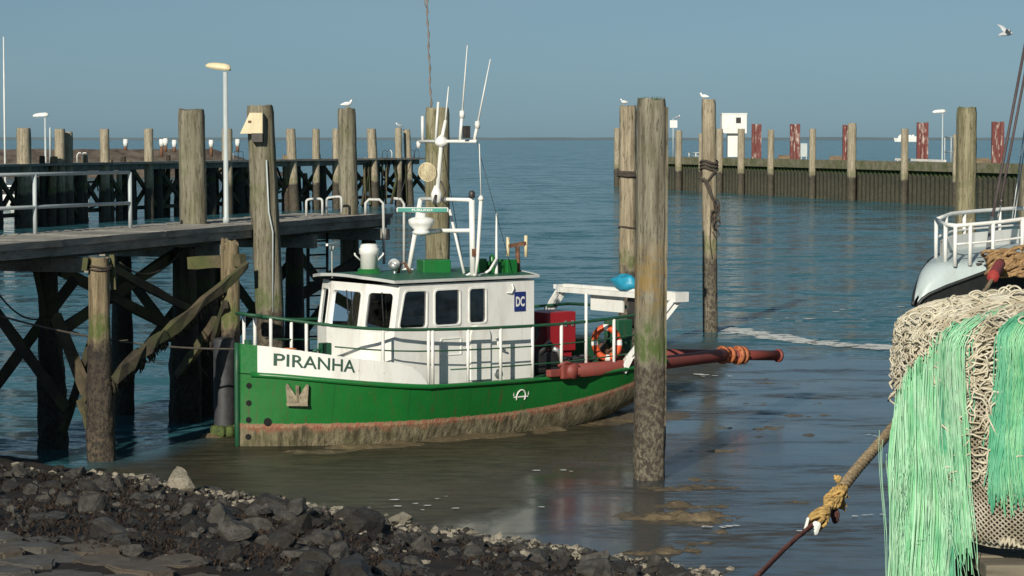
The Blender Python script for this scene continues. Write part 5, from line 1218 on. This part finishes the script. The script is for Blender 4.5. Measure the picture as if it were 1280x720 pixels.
def net_core():
    m, t, b = new_mat('cream_netting'); v = geopos(t); n1 = noise_at(t, v, 30, 4, .7); n2 = noise_at(t, v, 5, 4)
    c = mixc(t, ramp(t, n1, .36, .62), (.16, .135, .095), (.46, .40, .30)); t.links.new(mixc(t, ramp(t, n2, .45, .7, 0, .35), c, (.12, .26, .17)), b.inputs['Base Color']); b.inputs['Roughness'].default_value = .95
    bump(t, n1, b, 1, .03); return m
m = MB(); m.grid([[NP(120 + 270*i/90, j/30, -.015) for j in range(31)] for i in range(91)]); m.add([NP(120 + 270*i/90, 1, -.015) for i in range(91)], [tuple(range(91))]); m.build('net_body', net_core(), net)
def u_of(p):
    Yf = p.y*math.cos(PITCH) - (p.z - H)*math.sin(PITCH); return 640 + F * p.x / Yf
def twine_mat(name, c0, c1, rough=.8, sss=False):
    m, t, b = new_mat(name); v = geopos(t); n1 = noise_at(t, v, 9, 4, .6)
    n2 = noise_at(t, v, 3.2, 5, .65, (1, 1, .45)); c = mixc(t, ramp(t, n1, .35, .65), c0, c1); c = mixc(t, ramp(t, n2, .50, .74, 0, .5), c, tuple(x*.45 + .06 for x in c0))
    t.links.new(c, b.inputs['Base Color']); b.inputs['Roughness'].default_value = rough
    return m
CREAMT = twine_mat('cream_twine', (.46, .40, .28), (.74, .69, .55)); MINT = twine_mat('mint_strands', (.17, .52, .26), (.34, .70, .40), .6); MINTP = twine_mat('pale_mint_strands', (.34, .68, .42), (.52, .80, .56), .6); MINTD = twine_mat('deep_mint_strands', (.07, .40, .22), (.20, .56, .34), .6)
rnd = random.Random(33)
# tangled cream twine over the top and left shoulder
m = MB()
for i in range(2300):
    phi = rnd.uniform(150, 320); h = rnd.uniform(.62, 1.0) if rnd.random() < .66 else rnd.uniform(.3, .75)
    uu = u_of(NP(phi, h))
    lim = .60 if uu < 1150 else (.68 if uu < 1178 else (.80 if uu < 1208 else .30))
    if uu > 1250 and h < .93: continue
    if h < lim + rnd.uniform(-.08, .10): continue
    a = rnd.uniform(0, 6.28); pts = []; p_, h_ = phi, h; o_ = rnd.uniform(.0, .035)
    for k in range(9):
        pts.append(NP(p_, min(h_, 1.0), o_ + .022*math.sin(k*1.3 + i)) + Vector((0, 0, max(0, h_ - 1)*.1)))
        a += rnd.uniform(-1.1, 1.1); p_ += 2.1*math.cos(a); h_ += .026*math.sin(a)
    m.tube(pts, .0046, 4)
o = m.build('cream_twine', CREAMT, net); o['kind'] = 'stuff'
m = MB()
for i in range(130):   # frayed bow-like loops standing up along the crest
    phi = rnd.uniform(175, 285); p = NP(phi, rnd.uniform(.86, 1.0)); a = rnd.uniform(0, 6.28); l = rnd.uniform(.03, .075)
    m.tube(catmull([p, p + Vector((l*math.cos(a), l*.5*math.sin(a), l*.6)), p + Vector((l*1.7*math.cos(a), l*math.sin(a), l*.3)), p + Vector((l*1.2*math.cos(a+.8), l*math.sin(a+.8), -.01))], 4), .0048, 4)
o = m.build('loose_loops', CREAMT, net); o['kind'] = 'stuff'
# hanging mint strands
def strands(n, u0, u1, top_fn, bot_fn, r, seed, spread, nm, mat, out0=.02, per=14):
    """strands hang in locks: those of one lock share a path and stray a little from it"""
    rnd = random.Random(seed); m = MB(); tries = 0; made = 0; K = 16
    while made < n and tries < n * 40:
        tries += 1; phi = rnd.uniform(176, 300); uu = u_of(NP(phi, .45))
        if not (u0 < uu < u1): continue
        dphi = rnd.gauss(0, spread); o0 = rnd.uniform(out0, out0 + .045); w1, w2 = rnd.uniform(0, 6), rnd.uniform(3, 8); am = rnd.uniform(.3, 1.5); htl, hbl = top_fn(uu, rnd), bot_fn(uu, rnd)
        for q in range(per):
            ht, hb_ = htl + rnd.uniform(-.05, .03), hbl + rnd.uniform(-.07, .07); p_ = phi + rnd.gauss(0, 1.0); o_ = o0 + rnd.uniform(-.012, .012); w3, w4, wa = rnd.uniform(0, 6), rnd.uniform(6, 16), rnd.uniform(.1, .45); fl = rnd.gauss(0, .8); pts = []
            for k in range(K + 1):
                f = k / K; h = ht + (hb_ - ht) * f; lump = .03 * noise.noise(Vector((phi*.09, h*2.0, 3)))
                pts.append(NP(max(175 + .5*(q % 5), p_ + dphi*f + fl*f*f + am*math.sin(w1 + f*w2)*f + wa*math.sin(w3 + f*w4)), h, max(.008, o_ * (1 - .5*f*f) + lump)))
            m.tube(pts, r, 3, caps=False); made += 1
    o = m.build(nm, mat, net); o['kind'] = 'stuff'
topA = lambda u, r_: (.52 + .36*max(0, min(1, (u - 1135)/60)) + r_.uniform(-.10, .06))
botA = lambda u, r_: r_.uniform(-.50, -.10) if u < 1188 else r_.uniform(-.06, .26)
strands(900, 1104, 1206, topA, botA, .0026, 41, 2.0, 'mint_strands', MINT)
strands(620, 1104, 1206, topA, botA, .0022, 45, 2.6, 'mint_strands', MINTP, .025)
strands(420, 1104, 1206, topA, botA, .0028, 42, 2.6, 'mint_strands', MINTD, .006)
strands(70, 1104, 1205, lambda u, r_: .25 + r_.uniform(-.2, .2), lambda u, r_: r_.uniform(-.4, .05), .0012, 46, 8.0, 'mint_strands', MINTP, .06, 3)
strands(420, 1254, 1310, lambda u, r_: .93 + r_.uniform(-.05, .03), lambda u, r_: r_.uniform(.20, .40), .0028, 43, 2.0, 'mint_strands', MINTD, .02)
strands(300, 1254, 1310, lambda u, r_: .92 + r_.uniform(-.05, .03), lambda u, r_: r_.uniform(.20, .45), .0025, 44, 2.0, 'mint_strands', MINT, .035)
# diamond mesh panel, lower right, and over the top
m = MB()
def lattice(p0, p1, h0, h1, dp, dh, out, r_):
    npn = int((p1 - p0)/dp); nh = int((h1 - h0)/dh)
    for s in (-1, 1):
        for k in range(-nh, npn + nh):
            pts = []
            for j in range(nh + 1):
                ph = p0 + (k + s*j)*dp if s > 0 else p0 + (k + nh - j)*dp
                if p0 <= ph <= p1:
                    pts.append(NP(ph, h0 + j*dh, out + .004*((j + k) % 2)))
                elif len(pts) > 1: m.tube(pts, r_, 4); pts = []
                else: pts = []
            if len(pts) > 1: m.tube(pts, r_, 4)
lattice(221, 300, .02, .62, 1.55, .022, .012, .0042); lattice(205, 320, .84, 1.0, 2.2, .02, .012, .0045)
o = m.build('diamond_mesh', twine_mat('beige_mesh', (.28, .24, .17), (.50, .45, .36)), net); o['kind'] = 'stuff'
m = MB()
for k in range(60):
    phi = 232 + k*1.15; m.tube([NP(phi, .035 + .02*math.sin(k*.8), .02), NP(phi + .6, .02, .035), NP(phi + 1.15, .035 + .02*math.sin((k+1)*.8), .02)], .009, 5)
m.build('selvedge_rope', CREAMT, net)

# ------------------------------------------------------------------ shore rocks
def rock_mat(name, c0, c1, weed=.5):
    m, t, b = new_mat(name); v = objco(t); n1 = noise_at(t, v, 2.2, 5, .65); n2 = noise_at(t, v, 9, 6, .75); n3 = noise_at(t, v, 30, 4, .7)
    ge = N(t, 'ShaderNodeNewGeometry'); sp = N(t, 'ShaderNodeSeparateXYZ'); t.links.new(ge.outputs['Normal'], sp.inputs[0])
    c = mixc(t, ramp(t, n2, .35, .65), c0, c1)
    wm = mth(t, 'MULTIPLY', ramp(t, n1, .42, .58, 0, weed), ramp(t, sp.outputs['Z'], -.2, .5, .4, 1))
    c = mixc(t, wm, c, (.020, .015, .010)); c = mixc(t, mth(t, 'MULTIPLY', ramp(t, n3, .58, .64, 0, .75), ramp(t, n1, .55, .40)), c, (.30, .27, .20))
    t.links.new(c, b.inputs['Base Color']); t.links.new(ramp(t, n1, .3, .7, .45, .8), b.inputs['Roughness'])
    n = bump(t, n2, None, .7, .05); bump(t, n3, b, .6, .015, prev=n); return m
RK = [rock_mat('dark_wet_basalt', (.016, .016, .017), (.042, .039, .035), .9), rock_mat('grey_basalt', (.040, .040, .039), (.125, .115, .098), .65), rock_mat('pale_barnacled_stone', (.20, .175, .13), (.40, .36, .28), .2)]
def rock_geo(seed, flat=1.0, sub=3):
    bm = bmesh.new(); bmesh.ops.create_icosphere(bm, subdivisions=sub, radius=1)
    rnd = random.Random(seed); pl = [(Vector((rnd.gauss(0, 1), rnd.gauss(0, 1), rnd.gauss(0, .8))).normalized(), rnd.uniform(.34, .72)) for _ in range(12)]
    for v in bm.verts:
        p = v.co.copy()
        for n_, d_ in pl:
            e = p.dot(n_) - d_
            if e > 0: p -= n_ * e * .985
        p *= 1 + .10 * noise.noise(v.co*1.7 + Vector((seed, 0, 0))) + .05 * noise.noise(v.co*5 + Vector((seed, 0, 0)))
        p.z *= flat; v.co = p
    vs = [v.co.copy() for v in bm.verts]; fs = [[v.index for v in f.verts] for f in bm.faces]; bm.free(); return vs, fs
GEO = [rock_geo(s, fl) for s, fl in ((1, .75), (2, .6), (3, .8), (4, .55), (5, .7), (6, .9), (7, .5), (8, .65))]
meshes = {}
def rock_me(g, k):
    if (g, k) not in meshes:
        me = bpy.data.meshes.new('rock'); me.from_pydata([tuple(v) for v in GEO[g][0]], [], GEO[g][1]); me.materials.append(RK[k]); meshes[(g, k)] = me
    return meshes[(g, k)]
rnd = random.Random(77)
def on_shore(al, d): q = WL_N * (WL_C - d) + T * al; return q.x, q.y
def vis_uv(x, y, z):
    Yf = y*math.cos(PITCH) - (z - H)*math.sin(PITCH); return 640 + F*x/Yf, 360 - F*(y*math.sin(PITCH) + (z - H)*math.cos(PITCH))/Yf
RLAB = [('dark wet weedy boulder in the middle of the shore slope', 'dark boulders on the shore slope'), ('grey bare-sided boulder among dark weed on the shore slope', 'grey boulders on the shore slope'), ('pale barnacle-crusted stone along the water edge of the shore', 'pale stones along the water edge')]
def put_rock(x, y, s, kind, label=None, group=None, gi=None, sink=.25, sc=(1, 1, 1), nm='rock'):
    o = bpy.data.objects.new(nm, rock_me(rnd.randrange(8) if gi is None else gi, kind)); COL.objects.link(o)
    o.location = (x, y, shore_z(x, y) + s * (.45 - sink)); o.scale = (s*sc[0], s*sc[1], s*sc[2]); o.rotation_euler = (rnd.uniform(-.35, .35), rnd.uniform(-.35, .35), rnd.uniform(0, 6.28))
    l, g_ = RLAB[kind]; tag(o, label or l, 'rock', group or g_); return o
def hit(u, v):
    d = ray(u, v); a, b = 5.0, 80.0
    for i in range(400):
        t_ = 10 + i * .15; p = Vector((0, 0, H)) + d * t_
        if p.z < slope_z(shore_d(p.x, p.y)): return p
    return ground(u, v)
taken = []
for (u, v, spx, kind, gi, lab) in ((386, 628, 15, 2, 5, 'pale pointed stone standing up at the water edge below the boat'), (78, 634, 13, 1, 2, 'small tan squarish block on the dark weed, left'), (118, 640, 24, 1, 0, 'large tan-grey block beside the small tan squarish one'),
        (390, 682, 26, 1, 3, 'large pale grey slab with a dark hollow, below the pointed stone'), (292, 676, 28, 1, 1, 'broad low grey boulder left of the hollowed slab'), (120, 612, 20, 1, 6, 'blue-grey flat boulder below the peeling pile'), (175, 606, 16, 2, 4, 'light angular stone at the water edge right of the peeling pile'), (96, 597, 14, 1, 2, 'grey stone below the dark leaning pile')):
    p = hit(u, v); s = spx * p.y / F * 1.25; put_rock(p.x, p.y, s, kind, lab, 'marked stones on the shore', gi); taken.append((p.x, p.y, s))
n_big = 0; tries = 0
while n_big < 150 and tries < 6000:
    tries += 1; al = rnd.uniform(-8, 36); d = 11.0 * rnd.random() ** 1.5 - .3; x, y = on_shore(al, d); z = shore_z(x, y); u, v = vis_uv(x, y, z)
    if not (-20 < u < 1000 and v < 735): continue
    s = rnd.uniform(.12, .27) if rnd.random() < .82 else rnd.uniform(.27, .42)
    if d < .9: s *= .75
    if any((x - a)**2 + (y - b)**2 < (.72*(s + c))**2 for a, b, c in taken): continue
    kind = (2 if rnd.random() < .5 else 1) if d < 1.3 else (0 if rnd.random() < .42 else 1)
    put_rock(x, y, s, kind, sc=(rnd.uniform(.85, 1.35), rnd.uniform(.8, 1.1), rnd.uniform(.7, 1.1))); taken.append((x, y, s)); n_big += 1
# rubble between them
GEOS = [rock_geo(s + 20, .7, 1) for s in range(6)]
mbs = [MB(), MB(), MB()]
for i in range(7500):
    al = rnd.uniform(-9, 37); d = 12.0 * rnd.random() ** 1.3 - .8; x, y = on_shore(al, d); z = shore_z(x, y); u, v = vis_uv(x, y, z)
    if not (-20 < u < 1000 and v < 735): continue
    if d > 3 and rnd.random() < .3: continue
    s = rnd.uniform(.035, .17) * (.6 + .4*rnd.random()) * (1 if d > 1.2 else .8); k = (2 if rnd.random() < .62 else 1) if d < .9 else (0 if rnd.random() < .80 else (1 if rnd.random() < .8 else 2)); vs, fs = GEOS[rnd.randrange(6)]
    rot = Matrix.Rotation(rnd.uniform(0, 6.28), 3, 'Z') @ Matrix.Rotation(rnd.uniform(-.6, .6), 3, 'X')
    mbs[k].add([Vector((x, y, z + s*.25)) + rot @ (p * s) for p in vs], fs)
for i in range(2600):
    al = rnd.uniform(-9, 37); d = rnd.gauss(.5, .75); x, y = on_shore(al, d); z = shore_z(x, y); u, v = vis_uv(x, y, z)
    if d < -.5 or not (-20 < u < 1000 and v < 735): continue
    s = rnd.uniform(.04, .15); k = 2 if rnd.random() < .6 else (1 if rnd.random() < .6 else 0); vs, fs = GEOS[rnd.randrange(6)]; rot = Matrix.Rotation(rnd.uniform(0, 6.28), 3, 'Z') @ Matrix.Rotation(rnd.uniform(-.9, .9), 3, 'X')
    mbs[k].add([Vector((x, y, z + s*.3)) + rot @ (p * s) for p in vs], fs)
for k, nm in enumerate(('dark_rubble', 'grey_rubble', 'pale_rubble')):
    o = mbs[k].build(nm, RK[k]); tag(o, ('small dark weedy stones filling the gaps between the boulders', 'small grey stones scattered between the boulders', 'small pale shells and stones along the water edge')[k], 'rubble', None, 'stuff')
# weed clumps
m = MB()
for i in range(12000):
    al = rnd.uniform(-8, 36); d = rnd.uniform(.2, 11.8); x, y = on_shore(al, d)
    if noise.noise(Vector((x*.5, y*.5, 8))) < -.12: continue
    z = shore_z(x, y); u, v = vis_uv(x, y, z)
    if not (-20 < u < 1000 and v < 735): continue
    for k in range(4):
        a = rnd.uniform(0, 6.28); l = rnd.uniform(.08, .24); h = rnd.uniform(.02, .075); q = Vector((x + rnd.uniform(-.1, .1), y + rnd.uniform(-.1, .1), z)); dd = Vector((math.cos(a), math.sin(a), 0)); sd_ = Vector((-dd.y, dd.x, 0)) * .012
        m.add([q - sd_, q + sd_, q + dd*l*.5 + sd_*.8 + Vector((0, 0, h)), q + dd*l*.5 - sd_*.8 + Vector((0, 0, h)), q + dd*l + Vector((0, 0, h*.3))], [(0, 1, 2, 3), (3, 2, 4)])
tag(m.build('seaweed', plain('bladder_wrack', (.034, .021, .012), .55, 0, .75, 2.2)), 'dark brown seaweed lying over the shore stones', 'seaweed', None, 'stuff')
# paving slabs on the berm, lower left corner
PV = [rock_mat('paving_stone', (.085, .08, .072), (.16, .15, .13), .35), rock_mat('reddish_paving_stone', (.10, .08, .062), (.17, .135, .10), .3)]
slab_me = []
for g in range(8):
    rnd2 = random.Random(500 + g); bm = bmesh.new(); n_ = 7; ring_ = []
    for i in range(n_):
        a = 2*math.pi*(i + rnd2.uniform(-.22, .22))/n_; q = (abs(math.cos(a))**5 + abs(math.sin(a))**5) ** (-.2) * rnd2.uniform(.88, 1.04); ring_.append(bm.verts.new((q*math.cos(a), q*math.sin(a), .3)))
    f_ = bm.faces.new(ring_); ex = bmesh.ops.extrude_face_region(bm, geom=[f_]); bmesh.ops.translate(bm, vec=(0, 0, -.7), verts=[v for v in ex['geom'] if isinstance(v, bmesh.types.BMVert)])
    bmesh.ops.bevel(bm, geom=list(bm.edges), offset=.10, segments=2, affect='EDGES'); bmesh.ops.triangulate(bm, faces=bm.faces); bmesh.ops.subdivide_edges(bm, edges=bm.edges, cuts=1)
    for v in bm.verts: v.co += Vector((0, 0, .10 * noise.noise(v.co*1.6 + Vector((g, 0, 0))))) + v.co * .03 * noise.noise(v.co*4)
    bmesh.ops.recalc_face_normals(bm, faces=bm.faces); me = bpy.data.meshes.new('paving_stone'); bm.to_mesh(me); bm.free(); me.materials.append(PV[g % 2]); slab_me.append(me)
for r_ in range(9):
    for c_ in range(34):
        al = 2 + c_*.74 + (.37 if r_ % 2 else 0); d = 10.9 + r_ * .62; x, y = on_shore(al + rnd.uniform(-.08, .08), d + rnd.uniform(-.06, .06)); z = shore_z(x, y); u, v = vis_uv(x, y, z)
        if not (-30 < u < 245 and v < 745) or (v < 672 + u*.1): continue
        o = bpy.data.objects.new('paving_stone', slab_me[rnd.randrange(8)]); COL.objects.link(o); o.location = (x, y, z + .0); o.scale = (.37, .30, .16); o.rotation_euler = (rnd.uniform(-.06, .06), rnd.uniform(-.06, .06), R(135) + rnd.uniform(-.12, .12))
        tag(o, 'worn flat paving stone in the bottom left corner', 'paving stone', 'paving stones of the shore path')

# foam line where the harbour water meets the mud bank
FOAM, ft, fbs = new_mat('sea_foam'); fv = geopos(ft); fn = noise_at(ft, fv, 5, 5, .7); fbs.inputs['Base Color'].default_value = (.72, .73, .70, 1); fbs.inputs['Roughness'].default_value = .8
m = MB(); rnd = random.Random(14)
crest = catmull([ground(905, 411), ground(950, 419), ground(1000, 427), ground(1050, 432), ground(1095, 434), ground(1125, 437), ground(1180, 439)], 14)
for i in range(len(crest) - 1):
    for k in range(7):
        p = crest[i].lerp(crest[i+1], rnd.random()) + Vector((rnd.gauss(0, .3), abs(rnd.gauss(0, .38)), .006 + .001*k)); r0 = rnd.uniform(.04, .24); n_ = 7
        m.add([p + Vector((r0*1.5*math.cos(a)*rnd.uniform(.6, 1.2), r0*math.sin(a)*rnd.uniform(.6, 1.2), 0)) for a in [2*math.pi*j/n_ for j in range(n_)]], [tuple(range(n_))])
for (u, v, n0, sx, sy) in ((905, 660, 8, .25, .15), (1095, 545, 6, .3, .2), (880, 470, 5, .3, .2), (690, 590, 3, .2, .1), (1080, 645, 4, .15, .1), (1010, 665, 4, .1, .1), (545, 635, 5, .9, .5), (590, 625, 4, .6, .5), (1020, 400, 8, 1.5, .8), (1075, 388, 8, 2, 1.0)):
    for k in range(n0):
        p = ground(u, v) + Vector((rnd.gauss(0, sx), rnd.gauss(0, sy), .02)); r0 = rnd.uniform(.02, .07)*(2 if v < 480 else 1)
        m.add([p + Vector((r0*1.5*math.cos(a)*rnd.uniform(.6, 1.2), r0*math.sin(a)*rnd.uniform(.6, 1.2), 0)) for a in [2*math.pi*j/6 for j in range(6)]], [tuple(range(6))])
tag(m.build('sea_foam', FOAM), 'thin white foam line where harbour water laps the mud bank', 'foam', None, 'stuff')

# ------------------------------------------------------------------ gulls
GULL, gt, gb = new_mat('gull_feathers'); gv = objco(gt); gs = N(gt, 'ShaderNodeSeparateXYZ'); gt.links.new(gv, gs.inputs[0])
gt.links.new(mixc(gt, ramp(gt, gs.outputs['Z'], .165, .19), (.80, .80, .78), (.30, .33, .36)), gb.inputs['Base Color']); gb.inputs['Roughness'].default_value = .7
WHITEF = plain('white_feathers', (.82, .82, .80), .7, 0, .05); BILL = plain('yellow_bill', (.6, .35, .03), .5)
def gull(p, rz, s, label):
    root = empty('gull', p, rz, label, 'gull', 'gulls perched on the piles')
    m = MB(); path = [(-.27, 0, .135), (-.2, 0, .15), (-.1, 0, .165), (0, 0, .17), (.09, 0, .185), (.135, 0, .225), (.155, 0, .275), (.175, 0, .30), (.205, 0, .30)]; rr = [.012, .04, .075, .09, .08, .05, .042, .045, .02]
    m.tube([Vector(q)*s for q in path], [r_*s for r_ in rr], 12); m.build('body', GULL, root, local=True)
    m = MB(); m.tube([Vector((.13, 0, .225))*s, Vector((.155, 0, .28))*s, Vector((.18, 0, .303))*s, Vector((.21, 0, .30))*s], [.054*s, .046*s, .047*s, .02*s], 10); m.build('head_plumage', WHITEF, root, local=True)
    m = MB(); m.tube([Vector((.20, 0, .30))*s, Vector((.25, 0, .29))*s], [.014*s, .003*s], 6); m.build('bill', BILL, root, local=True)
    for sy in (-1, 1):
        m = MB(); m.tube([Vector((.01, sy*.03, .10))*s, Vector((.015, sy*.03, .0))*s, Vector((.05, sy*.03, .0))*s], .008*s, 5); m.build('leg', BILL, root, local=True)
def top_of(pile, u, Yq, v): p = at(u, v, Yq); return p
gull(at(434, 135.5, 64.4), R(20), .7, 'white gull perched on the pile behind the end of the jetty deck')
gull(at(780, 131.5, 70), R(200), .55, 'small gull perched on the dark-banded pile left of the grass-topped one')
gull(at(880, 124.8, 78.7), R(150), .7, 'gull perched on the slender pale pile hung with chain')
gull(at(847, 149, Q(qt(841, 1.5), 1.5, QT).y), R(10), 1.6, 'tiny white gull perched on the quay sign')
gull(at(499, 160, bjp(498).y), R(180), 1.5, 'tiny gull perched on a slim pile of the back jetty')
# flying gull
fp = at(1257, 43, 60); root = empty('flying_gull', fp, R(15), 'gull in flight with raised wings against the sky, top right', 'gull'); root.scale = (.8, .8, .8)
m = MB(); m.tube([Vector(q) for q in ((-.24, 0, -.03), (-.14, 0, 0), (0, 0, .02), (.12, 0, .03), (.2, 0, .035), (.25, 0, .03))], [.02, .05, .075, .065, .045, .008], 12)
for sy, tip in ((1, Vector((-.05, .62, .33))), (-1, Vector((-.30, -.85, .06)))):
    rows = []
    for k in range(7):
        f = k / 6; c = Vector((.05, sy*.04, .03)).lerp(tip, f) + Vector((0, 0, .10*math.sin(f*math.pi))); ch = .10 * (1 - .8*f**1.5)
        rows.append([c + Vector((ch, 0, 0)), c + Vector((0, 0, .014*(1-f))), c + Vector((-ch, 0, 0)), c + Vector((0, 0, -.014*(1-f))), c + Vector((ch, 0, 0))])
    m.grid(rows)
m.build('body', plain('grey_white_feathers', (.55, .57, .58), .7, 0, .3, 4), root, local=True)
